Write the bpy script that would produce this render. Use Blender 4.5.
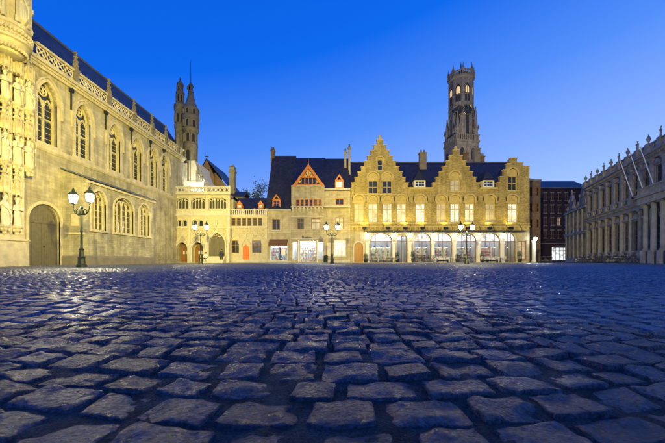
import bpy, math, random
import numpy as np
from mathutils import Vector, Matrix
from mathutils.geometry import tessellate_polygon
PI = math.pi
random.seed(7)
rng = np.random.default_rng(7)
for o in list(bpy.data.objects):
    bpy.data.objects.remove(o)
SC = bpy.context.scene
COL = SC.collection

# ------------------------------------------------------------ camera, sky, exposure
CAM_H = 0.40
cam_d = bpy.data.cameras.new('camera')
cam = bpy.data.objects.new('camera', cam_d)
COL.objects.link(cam)
cam.location = (0, 0, CAM_H)
cam.rotation_euler = (PI / 2, 0, 0)
cam_d.sensor_width = 36
cam_d.lens = 310 / 665 * 36
cam_d.shift_y = 38.5 / 665
cam_d.clip_start = 0.05
cam_d.clip_end = 6000
SC.camera = cam

world = bpy.data.worlds.new('World')
SC.world = world
world.use_nodes = True
wt = world.node_tree
for n in list(wt.nodes):
    wt.nodes.remove(n)
w_out = wt.nodes.new('ShaderNodeOutputWorld')
w_bg = wt.nodes.new('ShaderNodeBackground')
w_sky = wt.nodes.new('ShaderNodeTexSky')
w_sky.sky_type = 'NISHITA'
w_sky.sun_disc = False
w_sky.sun_elevation = math.radians(-2.5)
w_sky.sun_rotation = math.radians(35)
w_sky.air_density = 1.3
w_sky.dust_density = 0.4
w_sky.ozone_density = 6.0
# twilight colour: zenith blue fading to the pale afterglow over the roofs
w_tc = wt.nodes.new('ShaderNodeTexCoord')
w_dot = wt.nodes.new('ShaderNodeVectorMath'); w_dot.operation = 'DOT_PRODUCT'
w_dot.inputs[1].default_value = (-0.22, -0.08, 1.0)      # the glow is stronger towards the sunset side
wt.links.new(w_tc.outputs['Generated'], w_dot.inputs[0])
w_ramp = wt.nodes.new('ShaderNodeValToRGB')
wt.links.new(w_dot.outputs['Value'], w_ramp.inputs[0])
SKY_STOPS = [(0.00, (0.36, 0.56, 1.0)), (0.12, (0.24, 0.43, 0.99)), (0.30, (0.085, 0.275, 0.95)),
             (0.50, (0.004, 0.145, 0.85)), (0.85, (0.0005, 0.08, 0.66))]
el = w_ramp.color_ramp.elements
while len(el) < len(SKY_STOPS):
    el.new(0.5)
for e, (p, c) in zip(el, SKY_STOPS):
    e.position = p; e.color = (*c, 1)
w_mix = wt.nodes.new('ShaderNodeMix'); w_mix.data_type = 'RGBA'; w_mix.blend_type = 'ADD'
w_mix.inputs[0].default_value = 0.1
wt.links.new(w_ramp.outputs[0], w_mix.inputs[6])
wt.links.new(w_sky.outputs[0], w_mix.inputs[7])
wt.links.new(w_mix.outputs[2], w_bg.inputs['Color'])
w_bg.inputs['Strength'].default_value = 1.0
wt.links.new(w_bg.outputs[0], w_out.inputs[0])

SC.view_settings.view_transform = 'Standard'
SC.view_settings.look = 'None'
SC.view_settings.exposure = 0
SC.view_settings.gamma = 1
SC.render.engine = 'CYCLES'
SC.cycles.use_denoising = True
SC.cycles.use_light_tree = True
SC.cycles.max_bounces = 5
SC.cycles.diffuse_bounces = 3
SC.cycles.glossy_bounces = 3
SC.cycles.transparent_max_bounces = 8
SC.cycles.sample_clamp_indirect = 4
SC.cycles.caustics_reflective = False
SC.cycles.caustics_refractive = False
SODIUM = (1.0, 0.80, 0.15)
WARM = (1.0, 0.80, 0.45)
COOL = (0.86, 0.94, 1.0)

# ------------------------------------------------------------ scene helpers
def tag(o, label=None, cat=None, group=None, kind=None):
    if label: o['label'] = label
    if cat: o['category'] = cat
    if group: o['group'] = group
    if kind: o['kind'] = kind
    return o

def empty(name, loc=(0, 0, 0), rz=0, label=None, cat=None, group=None):
    o = bpy.data.objects.new(name, None)
    COL.objects.link(o)
    o.empty_display_size = 0.3
    o.location = loc
    o.rotation_euler = (0, 0, rz)
    return tag(o, label, cat, group)

def copy_tree(o, parent=None):
    c = o.copy(); COL.objects.link(c)
    if parent: c.parent = parent
    for ch in [x for x in o.children]:
        copy_tree(ch, c)
    return c

class MB:
    """collects shapes into one mesh"""
    def __init__(s):
        s.v = []; s.f = []; s.M = None
    def add(s, vs, fs):
        b = len(s.v)
        if s.M is not None:
            vs = [tuple(s.M @ Vector(p)) for p in vs]
        s.v.extend(vs)
        s.f.extend(tuple(i + b for i in f) for f in fs)
        return s
    def box(s, x0, x1, y0, y1, z0, z1):
        return s.add([(x0, y0, z0), (x1, y0, z0), (x1, y1, z0), (x0, y1, z0), (x0, y0, z1), (x1, y0, z1), (x1, y1, z1), (x0, y1, z1)],
                     [(0, 3, 2, 1), (4, 5, 6, 7), (0, 1, 5, 4), (1, 2, 6, 5), (2, 3, 7, 6), (3, 0, 4, 7)])
    def taper(s, cx, cy, z0, z1, a0, b0, a1, b1):
        """frustum with half sizes a,b"""
        return s.add([(cx - a0, cy - b0, z0), (cx + a0, cy - b0, z0), (cx + a0, cy + b0, z0), (cx - a0, cy + b0, z0),
                      (cx - a1, cy - b1, z1), (cx + a1, cy - b1, z1), (cx + a1, cy + b1, z1), (cx - a1, cy + b1, z1)],
                     [(0, 3, 2, 1), (4, 5, 6, 7), (0, 1, 5, 4), (1, 2, 6, 5), (2, 3, 7, 6), (3, 0, 4, 7)])
    def panel(s, outer, holes, y0, y1, back=True):
        """outline in x,z with holes, from y0 (front) to y1 (back)"""
        loops = [outer] + list(holes)
        flat = [p for l in loops for p in l]
        tris = tessellate_polygon([[Vector((p[0], p[1], 0)) for p in l] for l in loops])
        n = len(flat)
        vs = [(p[0], y0, p[1]) for p in flat] + [(p[0], y1, p[1]) for p in flat]
        fs = []
        for a, b, c in tris:
            A, B, C = flat[a], flat[b], flat[c]
            if (B[0] - A[0]) * (C[1] - A[1]) - (B[1] - A[1]) * (C[0] - A[0]) < 0:
                b, c = c, b
            fs.append((a, b, c))
            if back:
                fs.append((a + n, c + n, b + n))
        k = 0
        for li, l in enumerate(loops):
            m = len(l)
            area = sum(l[i][0] * l[(i + 1) % m][1] - l[(i + 1) % m][0] * l[i][1] for i in range(m))
            ccw = area > 0
            if li > 0: ccw = not ccw
            for i in range(m):
                a, b = k + i, k + (i + 1) % m
                fs.append((b, a, a + n, b + n) if ccw else (a, b, b + n, a + n))
            k += m
        return s.add(vs, fs)
    def lathe(s, prof, cx=0, cy=0, seg=12, sx=1, sy=1, a0=0):
        vs = []; fs = []
        for r, z in prof:
            for i in range(seg):
                a = a0 + 2 * PI * i / seg
                vs.append((cx + r * sx * math.cos(a), cy + r * sy * math.sin(a), z))
        for k in range(len(prof) - 1):
            for i in range(seg):
                j = (i + 1) % seg
                fs.append((k * seg + i, k * seg + j, (k + 1) * seg + j, (k + 1) * seg + i))
        fs.append(tuple(range(seg - 1, -1, -1)))
        b = (len(prof) - 1) * seg
        fs.append(tuple(b + i for i in range(seg)))
        return s.add(vs, fs)
    def tube(s, pts, r, seg=6, r1=None):
        pts = [Vector(p) for p in pts]
        n = len(pts); vs = []; fs = []
        for k, p in enumerate(pts):
            d = (pts[min(k + 1, n - 1)] - pts[max(k - 1, 0)]).normalized()
            up = Vector((0, 0, 1)) if abs(d.z) < 0.9 else Vector((1, 0, 0))
            a = d.cross(up).normalized(); b = d.cross(a)
            rr = r if r1 is None else r + (r1 - r) * k / (n - 1)
            for i in range(seg):
                t = 2 * PI * i / seg
                vs.append(tuple(p + a * (rr * math.cos(t)) + b * (rr * math.sin(t))))
        for k in range(n - 1):
            for i in range(seg):
                j = (i + 1) % seg
                fs.append((k * seg + i, (k + 1) * seg + i, (k + 1) * seg + j, k * seg + j))
        fs.append(tuple(range(seg))); fs.append(tuple((n - 1) * seg + i for i in range(seg - 1, -1, -1)))
        return s.add(vs, fs)
    def ring(s, c, R, r, seg=16, tseg=5, axis='y'):
        vs = []; fs = []
        for i in range(seg):
            a = 2 * PI * i / seg
            for j in range(tseg):
                t = 2 * PI * j / tseg
                q = R + r * math.cos(t); h = r * math.sin(t)
                if axis == 'y': vs.append((c[0] + q * math.cos(a), c[1] + h, c[2] + q * math.sin(a)))
                else: vs.append((c[0] + q * math.cos(a), c[1] + q * math.sin(a), c[2] + h))
        for i in range(seg):
            for j in range(tseg):
                i2, j2 = (i + 1) % seg, (j + 1) % tseg
                fs.append((i * tseg + j, i * tseg + j2, i2 * tseg + j2, i2 * tseg + j))
        return s.add(vs, fs)
    def quad(s, a, b, c, d):
        return s.add([a, b, c, d], [(0, 1, 2, 3)])
    def slab(s, a, b, c, d, t=0.12):
        """thick sheet: quad plus the same quad pushed down by t"""
        q = [a, b, c, d]
        return s.add(q + [(p[0], p[1], p[2] - t) for p in q],
                     [(0, 1, 2, 3), (7, 6, 5, 4), (0, 4, 5, 1), (1, 5, 6, 2), (2, 6, 7, 3), (3, 7, 4, 0)])
    def build(s, name, mat, parent=None, smooth=None, loc=None):
        me = bpy.data.meshes.new(name)
        me.from_pydata(s.v, [], s.f)
        me.materials.append(mat)
        co = np.empty(len(me.vertices) * 3, np.float32); me.vertices.foreach_get('co', co); co = co.reshape(-1, 3)
        nrm = np.empty(len(me.polygons) * 3, np.float32); me.polygons.foreach_get('normal', nrm); nrm = np.abs(nrm.reshape(-1, 3))
        lt = np.empty(len(me.polygons), np.int32); me.polygons.foreach_get('loop_total', lt)
        lv = np.empty(len(me.loops), np.int32); me.loops.foreach_get('vertex_index', lv)
        ax = np.repeat(np.argmax(nrm, 1), lt)
        p = co[lv]
        uv = np.where((ax == 0)[:, None], p[:, [1, 2]], np.where((ax == 1)[:, None], p[:, [0, 2]], p[:, [0, 1]])).astype(np.float32)
        me.uv_layers.new(name='UVMap').data.foreach_set('uv', uv.ravel())
        if smooth:
            me.shade_smooth(); me.set_sharp_from_angle(angle=math.radians(smooth))
        o = bpy.data.objects.new(name, me)
        COL.objects.link(o)
        if parent is not None: o.parent = parent
        if loc: o.location = loc
        return o

# ------------------------------------------------------------ opening outlines
def head_z(x, x0, x1, zs, kind, rise):
    hw = (x1 - x0) / 2; c = (x0 + x1) / 2; u = min(abs(x - c), hw)
    if kind == 'flat' or rise <= 0: return zs
    if kind == 'round': return zs + rise * math.sqrt(max(0, 1 - (u / hw) ** 2))
    if kind == 'ogee':
        t = u / hw
        return zs + rise * ((0.62 * math.sqrt(max(0, 1 - t * t))) + 0.38 * max(0, 1 - t / 0.55) ** 1.8)
    R = (rise * rise + hw * hw) / (2 * hw)
    if R < hw: return zs + rise * math.sqrt(max(0, 1 - (u / hw) ** 2))
    return zs + math.sqrt(max(0, R * R - (u + R - hw) ** 2))

def opening(x0, x1, z0, zs, kind='flat', rise=0, n=10):
    pts = [(x0, z0), (x1, z0)]
    if kind == 'flat' or rise <= 0:
        return pts + [(x1, zs), (x0, zs)]
    c = (x0 + x1) / 2; hw = (x1 - x0) / 2
    for i in range(n + 1):
        x = c + hw * math.cos(PI * i / n)
        pts.append((x, head_z(x, x0, x1, zs, kind, rise)))
    return pts

def band(mb, x0, x1, z0, zs, kind, rise, w, y0, y1, n=10, foot=False):
    """moulding that follows an opening from outside (open at the foot)"""
    o = opening(x0 - w, x1 + w, z0, zs, kind, rise + w, n)
    i = opening(x0, x1, z0, zs, kind, rise, n)
    if kind == 'flat' or rise <= 0:
        o = [(x0 - w, z0), (x1 + w, z0), (x1 + w, zs + w), (x0 - w, zs + w)]
    # two jamb strips + head as one ring cut at the foot
    poly = [o[1]] + o[2:] + [o[0], i[0]] + list(reversed(i[2:])) + [i[1]]
    mb.panel(poly, [], y0, y1)

# ------------------------------------------------------------ materials
def new_mat(name):
    m = bpy.data.materials.new(name); m.use_nodes = True
    nt = m.node_tree
    return m, nt, nt.nodes['Principled BSDF']

def N(nt, t, **kw):
    n = nt.nodes.new(t)
    for k, v in kw.items(): setattr(n, k, v)
    return n

def plain(name, col, rough=0.7, metal=0, noise=0.25, scale=3.0, bump=0.0, bscale=20, spec=0.4):
    m, nt, b = new_mat(name)
    tc = N(nt, 'ShaderNodeTexCoord')
    nz = N(nt, 'ShaderNodeTexNoise'); nz.inputs['Scale'].default_value = scale; nz.inputs['Detail'].default_value = 6
    nt.links.new(tc.outputs['Object'], nz.inputs['Vector'])
    mx = N(nt, 'ShaderNodeMix', data_type='RGBA')
    mx.inputs[6].default_value = (*[c * (1 - noise) for c in col], 1)
    mx.inputs[7].default_value = (*[min(1, c * (1 + noise)) for c in col], 1)
    nt.links.new(nz.outputs[0], mx.inputs[0])
    nt.links.new(mx.outputs[2], b.inputs['Base Color'])
    b.inputs['Roughness'].default_value = rough
    b.inputs['Metallic'].default_value = metal
    b.inputs['Specular IOR Level'].default_value = spec
    if bump:
        n2 = N(nt, 'ShaderNodeTexNoise'); n2.inputs['Scale'].default_value = bscale; n2.inputs['Detail'].default_value = 5
        nt.links.new(tc.outputs['Object'], n2.inputs['Vector'])
        bp = N(nt, 'ShaderNodeBump'); bp.inputs['Strength'].default_value = bump; bp.inputs['Distance'].default_value = 0.02
        nt.links.new(n2.outputs[0], bp.inputs['Height']); nt.links.new(bp.outputs[0], b.inputs['Normal'])
    return m

def masonry(name, col, bw=0.5, bh=0.25, var=0.22, mortar=0.012, mcol=None, stain=0.3, bump=0.5, tint=None):
    m, nt, b = new_mat(name)
    uv = N(nt, 'ShaderNodeUVMap'); uv.uv_map = 'UVMap'
    tc = N(nt, 'ShaderNodeTexCoord')
    br = N(nt, 'ShaderNodeTexBrick')
    br.inputs['Scale'].default_value = 1
    br.inputs['Brick Width'].default_value = bw; br.inputs['Row Height'].default_value = bh
    br.inputs['Mortar Size'].default_value = mortar; br.inputs['Mortar Smooth'].default_value = 0.3
    br.inputs['Bias'].default_value = 0.0
    br.inputs['Color1'].default_value = (*[c * (1 - var) for c in col], 1)
    t2 = tint or col
    br.inputs['Color2'].default_value = (*[min(1, c * (1 + var)) for c in t2], 1)
    mc = mcol or [c * 0.62 for c in col]
    br.inputs['Mortar'].default_value = (*mc, 1)
    nt.links.new(uv.outputs[0], br.inputs['Vector'])
    nz = N(nt, 'ShaderNodeTexNoise'); nz.inputs['Scale'].default_value = 0.55; nz.inputs['Detail'].default_value = 8; nz.inputs['Roughness'].default_value = 0.65
    nt.links.new(tc.outputs['Object'], nz.inputs['Vector'])
    rp = N(nt, 'ShaderNodeMapRange'); rp.inputs[1].default_value = 0.32; rp.inputs[2].default_value = 0.68
    rp.inputs[3].default_value = 1 - stain; rp.inputs[4].default_value = 1 + stain * 0.45
    nt.links.new(nz.outputs[0], rp.inputs[0])
    # rain streaks: noise stretched along the vertical
    mp = N(nt, 'ShaderNodeMapping'); mp.inputs['Scale'].default_value = (2.6, 2.6, 0.22)
    nt.links.new(tc.outputs['Object'], mp.inputs[0])
    n3 = N(nt, 'ShaderNodeTexNoise'); n3.inputs['Scale'].default_value = 1.0; n3.inputs['Detail'].default_value = 5
    nt.links.new(mp.outputs[0], n3.inputs['Vector'])
    r3 = N(nt, 'ShaderNodeMapRange'); r3.inputs[1].default_value = 0.35; r3.inputs[2].default_value = 0.6
    r3.inputs[3].default_value = 1 - stain * 0.7; r3.inputs[4].default_value = 1.0
    nt.links.new(n3.outputs[0], r3.inputs[0])
    mu = N(nt, 'ShaderNodeMath', operation='MULTIPLY')
    nt.links.new(rp.outputs[0], mu.inputs[0]); nt.links.new(r3.outputs[0], mu.inputs[1])
    mx = N(nt, 'ShaderNodeVectorMath', operation='SCALE')
    nt.links.new(br.outputs['Color'], mx.inputs[0]); nt.links.new(mu.outputs[0], mx.inputs['Scale'])
    nt.links.new(mx.outputs[0], b.inputs['Base Color'])
    b.inputs['Roughness'].default_value = 0.85
    b.inputs['Specular IOR Level'].default_value = 0.25
    n2 = N(nt, 'ShaderNodeTexNoise'); n2.inputs['Scale'].default_value = 9; n2.inputs['Detail'].default_value = 6
    nt.links.new(tc.outputs['Object'], n2.inputs['Vector'])
    ad = N(nt, 'ShaderNodeMath', operation='MULTIPLY_ADD'); ad.inputs[1].default_value = -0.7
    nt.links.new(br.outputs['Fac'], ad.inputs[0]); nt.links.new(n2.outputs[0], ad.inputs[2])
    bp = N(nt, 'ShaderNodeBump'); bp.inputs['Strength'].default_value = bump; bp.inputs['Distance'].default_value = 0.03
    nt.links.new(ad.outputs[0], bp.inputs['Height']); nt.links.new(bp.outputs[0], b.inputs['Normal'])
    return m

def slate(name, col, w=0.28, h=0.2):
    m = masonry(name, col, w, h, 0.3, 0.01, [c * 0.4 for c in col], 0.3, 0.5)
    b = m.node_tree.nodes['Principled BSDF']
    b.inputs['Roughness'].default_value = 0.5; b.inputs['Specular IOR Level'].default_value = 0.5
    return m

def glow(name, col, strength, noise=0.0, scale=2.0, base=(0.3, 0.3, 0.3)):
    m, nt, b = new_mat(name)
    b.inputs['Base Color'].default_value = (*base, 1)
    b.inputs['Emission Color'].default_value = (*col, 1)
    b.inputs['Emission Strength'].default_value = strength
    if noise:
        tc = N(nt, 'ShaderNodeTexCoord')
        nz = N(nt, 'ShaderNodeTexNoise'); nz.inputs['Scale'].default_value = scale; nz.inputs['Detail'].default_value = 3
        nt.links.new(tc.outputs['Object'], nz.inputs['Vector'])
        mr = N(nt, 'ShaderNodeMapRange'); mr.inputs[1].default_value = 0.3; mr.inputs[2].default_value = 0.7
        mr.inputs[3].default_value = strength * (1 - noise); mr.inputs[4].default_value = strength * (1 + noise)
        nt.links.new(nz.outputs[0], mr.inputs[0]); nt.links.new(mr.outputs[0], b.inputs['Emission Strength'])
    return m

def clear_glass(name, tint=(0.9, 0.95, 1.0), refl=0.05):
    m, nt, b = new_mat(name)
    nt.nodes.remove(b)
    tr = N(nt, 'ShaderNodeBsdfTransparent'); tr.inputs[0].default_value = (*tint, 1)
    gl = N(nt, 'ShaderNodeBsdfGlossy'); gl.inputs['Roughness'].default_value = 0.03
    mx = N(nt, 'ShaderNodeMixShader'); mx.inputs[0].default_value = refl
    nt.links.new(tr.outputs[0], mx.inputs[1]); nt.links.new(gl.outputs[0], mx.inputs[2])
    nt.links.new(mx.outputs[0], nt.nodes['Material Output'].inputs[0])
    return m

M = {}
M['sand'] = masonry('sandstone_blocks', (0.50, 0.45, 0.31), 0.46, 0.235, 0.10, 0.006, [0.34, 0.30, 0.20], stain=0.46, bump=0.5)
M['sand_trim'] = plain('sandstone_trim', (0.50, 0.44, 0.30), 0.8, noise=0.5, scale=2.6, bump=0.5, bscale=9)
M['annex'] = masonry('annex_blocks', (0.43, 0.395, 0.29), 0.36, 0.17, 0.14, 0.008, [0.33, 0.30, 0.22], stain=0.45, bump=0.6)
M['soot'] = plain('sooty_turret_stone', (0.14, 0.125, 0.10), 0.85, noise=0.65, scale=3.0, bump=0.8, bscale=7)
M['pale'] = plain('pale_carved_stone', (0.52, 0.49, 0.42), 0.8, noise=0.32, scale=2.2, bump=0.7, bscale=10)
M['dirty_and_shade'] = plain('weathered_and_shade_stone', (0.19, 0.17, 0.14), 0.85, noise=0.5, scale=2.0, bump=0.7, bscale=8)
M['ybrick'] = masonry('yellow_brick', (0.44, 0.34, 0.12), 0.22, 0.075, 0.25, 0.008, stain=0.34, bump=0.4, tint=(0.47, 0.38, 0.16))
M['ytrim'] = plain('yellow_stone_trim', (0.48, 0.39, 0.17), 0.8, noise=0.3, scale=2.5, bump=0.5, bscale=10)
M['render'] = masonry('ashlar_front', (0.50, 0.43, 0.28), 0.5, 0.26, 0.12, 0.008, stain=0.3, bump=0.4)
M['tracery'] = plain('gothic_front_stone', (0.50, 0.44, 0.30), 0.82, noise=0.34, scale=2.4, bump=0.7, bscale=9)
M['grey'] = masonry('grey_stone', (0.21, 0.20, 0.18), 0.8, 0.38, 0.16, 0.012, stain=0.42, bump=0.5)
M['grey_trim'] = plain('grey_stone_trim', (0.27, 0.26, 0.23), 0.8, noise=0.6, scale=1.8, bump=0.6, bscale=8)
M['belfry'] = masonry('belfry_brick', (0.20, 0.175, 0.145), 0.6, 0.3, 0.2, 0.02, stain=0.35, bump=0.4)
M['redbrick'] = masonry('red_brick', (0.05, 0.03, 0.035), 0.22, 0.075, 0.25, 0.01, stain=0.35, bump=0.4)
M['brownbrick'] = masonry('brown_brick', (0.22, 0.15, 0.10), 0.22, 0.075, 0.25, 0.01, stain=0.3, bump=0.4)
M['slate'] = slate('slate_roof', (0.024, 0.025, 0.030))
M['slate_blue'] = slate('blue_slate_roof', (0.028, 0.04, 0.075))
M['lead'] = plain('lead_roof', (0.09, 0.11, 0.15), 0.5, noise=0.25, spec=0.5)
M['iron'] = plain('painted_iron', (0.03, 0.033, 0.03), 0.45, 0.4, noise=0.3, scale=12)
M['green_iron'] = plain('dark_green_iron', (0.03, 0.042, 0.034), 0.42, 0.3, noise=0.3, scale=10)
M['wood_gate'] = plain('old_oak', (0.13, 0.115, 0.085), 0.75, noise=0.35, scale=4, bump=0.5, bscale=25)
M['wood'] = plain('brown_oak', (0.20, 0.10, 0.04), 0.6, noise=0.3, scale=5, bump=0.4, bscale=25)
M['wood_brown'] = plain('warm_door_wood', (0.33, 0.17, 0.06), 0.5, noise=0.25, scale=4)
M['orange'] = plain('orange_painted_wood', (0.52, 0.17, 0.03), 0.5, noise=0.2, scale=5)
M['orange_door'] = plain('orange_door_paint', (0.72, 0.16, 0.02), 0.4, noise=0.12, scale=3)
M['brown_frame'] = plain('brown_window_frame', (0.22, 0.11, 0.045), 0.55, noise=0.25, scale=6)
M['white'] = plain('white_paint', (0.75, 0.74, 0.70), 0.5, noise=0.08, scale=4)
M['cream'] = plain('cream_paint', (0.62, 0.56, 0.40), 0.6, noise=0.15, scale=4)
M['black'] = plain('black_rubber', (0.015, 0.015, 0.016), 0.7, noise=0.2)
M['dark_cloth'] = plain('dark_cloth', (0.03, 0.035, 0.05), 0.9, noise=0.3, scale=9)
M['skin'] = plain('skin', (0.5, 0.33, 0.25), 0.6, noise=0.1)
M['awning'] = plain('brown_canvas', (0.14, 0.075, 0.04), 0.85, noise=0.2, scale=6)
M['glass'] = plain('dark_leaded_glass', (0.022, 0.027, 0.035), 0.18, noise=0.5, scale=6, bump=0.35, bscale=14, spec=0.6)
M['glass_olive'] = plain('olive_leaded_glass', (0.06, 0.058, 0.035), 0.25, noise=0.5, scale=5, bump=0.3, bscale=12, spec=0.5)
M['glass_blue'] = plain('sky_reflecting_glass', (0.02, 0.03, 0.05), 0.06, noise=0.3, scale=3, spec=0.9)
M['lit'] = glow('lit_window', (1.0, 0.90, 0.62), 0.62, 0.75, 1.3)
M['lit_white'] = glow('lit_white_window', (1.0, 0.94, 0.78), 0.85, 0.6, 1.1)
M['lit_dim'] = glow('dim_lit_window', (1.0, 0.72, 0.36), 0.30, 0.6, 1.2)
M['fanlight'] = glow('lit_fanlight', (0.90, 0.96, 1.0), 0.95, 0.7, 2.0)
M['glass_dark'] = plain('dark_window_glass', (0.012, 0.014, 0.018), 0.2, noise=0.4, scale=4, spec=0.25)
M['shop_glass'] = clear_glass('shop_window_glass')
M['interior'] = plain('shop_interior_plaster', (0.34, 0.32, 0.30), 0.8, noise=0.15)
M['tile_floor'] = plain('shop_floor', (0.30, 0.26, 0.22), 0.5, noise=0.2)
M['lamp_glow'] = glow('lantern_glow', (1.0, 0.83, 0.50), 170)
M['lamp_bright'] = glow('bright_lantern_glow', (1.0, 0.88, 0.55), 430)
M['white_cloth'] = plain('white_cloth', (0.7, 0.68, 0.64), 0.9, noise=0.1)
M['lamp_dim'] = glow('weak_lantern_glow', (1.0, 0.95, 0.45), 30)
M['tube'] = glow('white_tube_light', (0.92, 0.97, 1.0), 110)
M['tube_warm'] = glow('warm_shop_light', (0.94, 0.97, 1.0), 52)
M['goods_red'] = plain('red_goods', (0.40, 0.08, 0.07), 0.5, noise=0.5, scale=9)
M['goods_blue'] = plain('blue_goods', (0.10, 0.16, 0.32), 0.5, noise=0.5, scale=9)
M['goods_cream'] = plain('cream_goods', (0.60, 0.50, 0.36), 0.5, noise=0.5, scale=9)
M['goods_brown'] = plain('brown_goods', (0.20, 0.11, 0.07), 0.5, noise=0.5, scale=9)
M['leaf'] = plain('leaf', (0.07, 0.09, 0.05), 0.6, noise=0.4, scale=2)
M['bark'] = plain('bark', (0.09, 0.075, 0.06), 0.9, noise=0.3)
M['steel'] = plain('galvanised_steel', (0.4, 0.41, 0.42), 0.4, 0.8, noise=0.15)
M['bellglow'] = glow('bell_chamber_glow', (1.0, 0.62, 0.10), 0.75)
M['gilt'] = plain('gilt', (0.35, 0.25, 0.08), 0.4, 0.7)
M['pendant'] = glow('pendant_glow', (1.0, 0.85, 0.6), 12)
M['starlamp'] = glow('white_lamp_globe', (0.85, 0.95, 1.0), 350)
M['floodlens'] = glow('floodlight_lens', (1.0, 0.8, 0.4), 6)
M['spotlens'] = glow('spotlight_lens', COOL, 260)

# ------------------------------------------------------------ value noise (numpy)
def hash2(ix, iy, s):
    h = (ix.astype(np.int64) * 374761393 + iy.astype(np.int64) * 668265263 + s * 1442695041) & 0xffffffff
    h = ((h ^ (h >> 13)) * 1274126177) & 0xffffffff
    return ((h ^ (h >> 16)) & 0xffff) / 65535.0

def vnoise(x, y, s=0):
    ix = np.floor(x); iy = np.floor(y); fx = x - ix; fy = y - iy
    fx = fx * fx * (3 - 2 * fx); fy = fy * fy * (3 - 2 * fy)
    a = hash2(ix, iy, s); b = hash2(ix + 1, iy, s); c = hash2(ix, iy + 1, s); d = hash2(ix + 1, iy + 1, s)
    return (a + (b - a) * fx) * (1 - fy) + (c + (d - c) * fx) * fy - 0.5

def fbm(x, y, s=0, o=4):
    t = 0; a = 1.0
    for k in range(o):
        t = t + a * vnoise(x, y, s + k); x = x * 2.03; y = y * 2.03; a *= 0.5
    return t

def undulation(x, y):
    r = np.sqrt(x * x + y * y)
    fade = np.clip((r - 0.8) / 2.0, 0.25, 1) * np.clip((30 - r) / 14, 0, 1)
    return fade * (0.045 * vnoise(x / 2.3 + 3.1, y / 1.7, 11) + 0.016 * vnoise(x / 0.9, y / 0.8, 12)) \
        + fade * 0.05 * np.exp(-((x + 2.4) / 0.9) ** 2 - ((y - 2.7) / 0.5) ** 2)

# ------------------------------------------------------------ ground sheet
def cobble_material(name, bump, r0, r1):
    m, nt, b = new_mat(name)
    tc = N(nt, 'ShaderNodeTexCoord')
    at = N(nt, 'ShaderNodeAttribute'); at.attribute_name = 'tone'
    mp = N(nt, 'ShaderNodeMapping'); mp.inputs['Scale'].default_value = (1, 1, 1)
    ge = N(nt, 'ShaderNodeNewGeometry')
    nt.links.new(ge.outputs['Position'], mp.inputs[0])
    n4 = N(nt, 'ShaderNodeTexVoronoi'); n4.inputs['Scale'].default_value = 95
    nt.links.new(mp.outputs[0], n4.inputs['Vector'])
    n1 = N(nt, 'ShaderNodeTexNoise'); n1.inputs['Scale'].default_value = 75; n1.inputs['Detail'].default_value = 8; n1.inputs['Roughness'].default_value = 0.7
    n2 = N(nt, 'ShaderNodeTexNoise'); n2.inputs['Scale'].default_value = 16; n2.inputs['Detail'].default_value = 6
    n3 = N(nt, 'ShaderNodeTexNoise'); n3.inputs['Scale'].default_value = 0.7; n3.inputs['Detail'].default_value = 4
    for n in (n1, n2, n3): nt.links.new(mp.outputs[0], n.inputs['Vector'])
    rp = N(nt, 'ShaderNodeValToRGB')
    e = rp.color_ramp.elements
    e[0].position = 0.36; e[0].color = (0.022, 0.028, 0.040, 1)
    e[1].position = 0.66; e[1].color = (0.165, 0.192, 0.238, 1)
    nt.links.new(n1.outputs[0], rp.inputs[0])
    sc = N(nt, 'ShaderNodeVectorMath', operation='MULTIPLY')
    nt.links.new(rp.outputs[0], sc.inputs[0]); nt.links.new(at.outputs['Color'], sc.inputs[1])
    nt.links.new(sc.outputs[0], b.inputs['Base Color'])
    mr = N(nt, 'ShaderNodeMapRange'); mr.inputs[1].default_value = 0.3; mr.inputs[2].default_value = 0.7
    mr.inputs[3].default_value = r0; mr.inputs[4].default_value = r1
    nt.links.new(n2.outputs[0], mr.inputs[0])
    ma = N(nt, 'ShaderNodeMath', operation='MULTIPLY_ADD'); ma.inputs[1].default_value = 0.3; ma.inputs[2].default_value = -0.12
    nt.links.new(n3.outputs[0], ma.inputs[0])
    ad = N(nt, 'ShaderNodeMath', operation='ADD'); nt.links.new(mr.outputs[0], ad.inputs[0]); nt.links.new(ma.outputs[0], ad.inputs[1])
    nt.links.new(ad.outputs[0], b.inputs['Roughness'])
    b.inputs['Specular IOR Level'].default_value = 0.55
    hh = N(nt, 'ShaderNodeMath', operation='MULTIPLY_ADD'); hh.inputs[1].default_value = 1.0
    nt.links.new(n1.outputs[0], hh.inputs[0]); nt.links.new(n2.outputs[0], hh.inputs[2])
    h2 = N(nt, 'ShaderNodeMath', operation='MULTIPLY_ADD'); h2.inputs[1].default_value = 0.45
    nt.links.new(n4.outputs['Distance'], h2.inputs[0]); nt.links.new(hh.outputs[0], h2.inputs[2]); hh = h2
    bp = N(nt, 'ShaderNodeBump'); bp.inputs['Strength'].default_value = bump; bp.inputs['Distance'].default_value = 0.022
    nt.links.new(hh.outputs[0], bp.inputs['Height']); nt.links.new(bp.outputs[0], b.inputs['Normal'])
    return m

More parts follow.
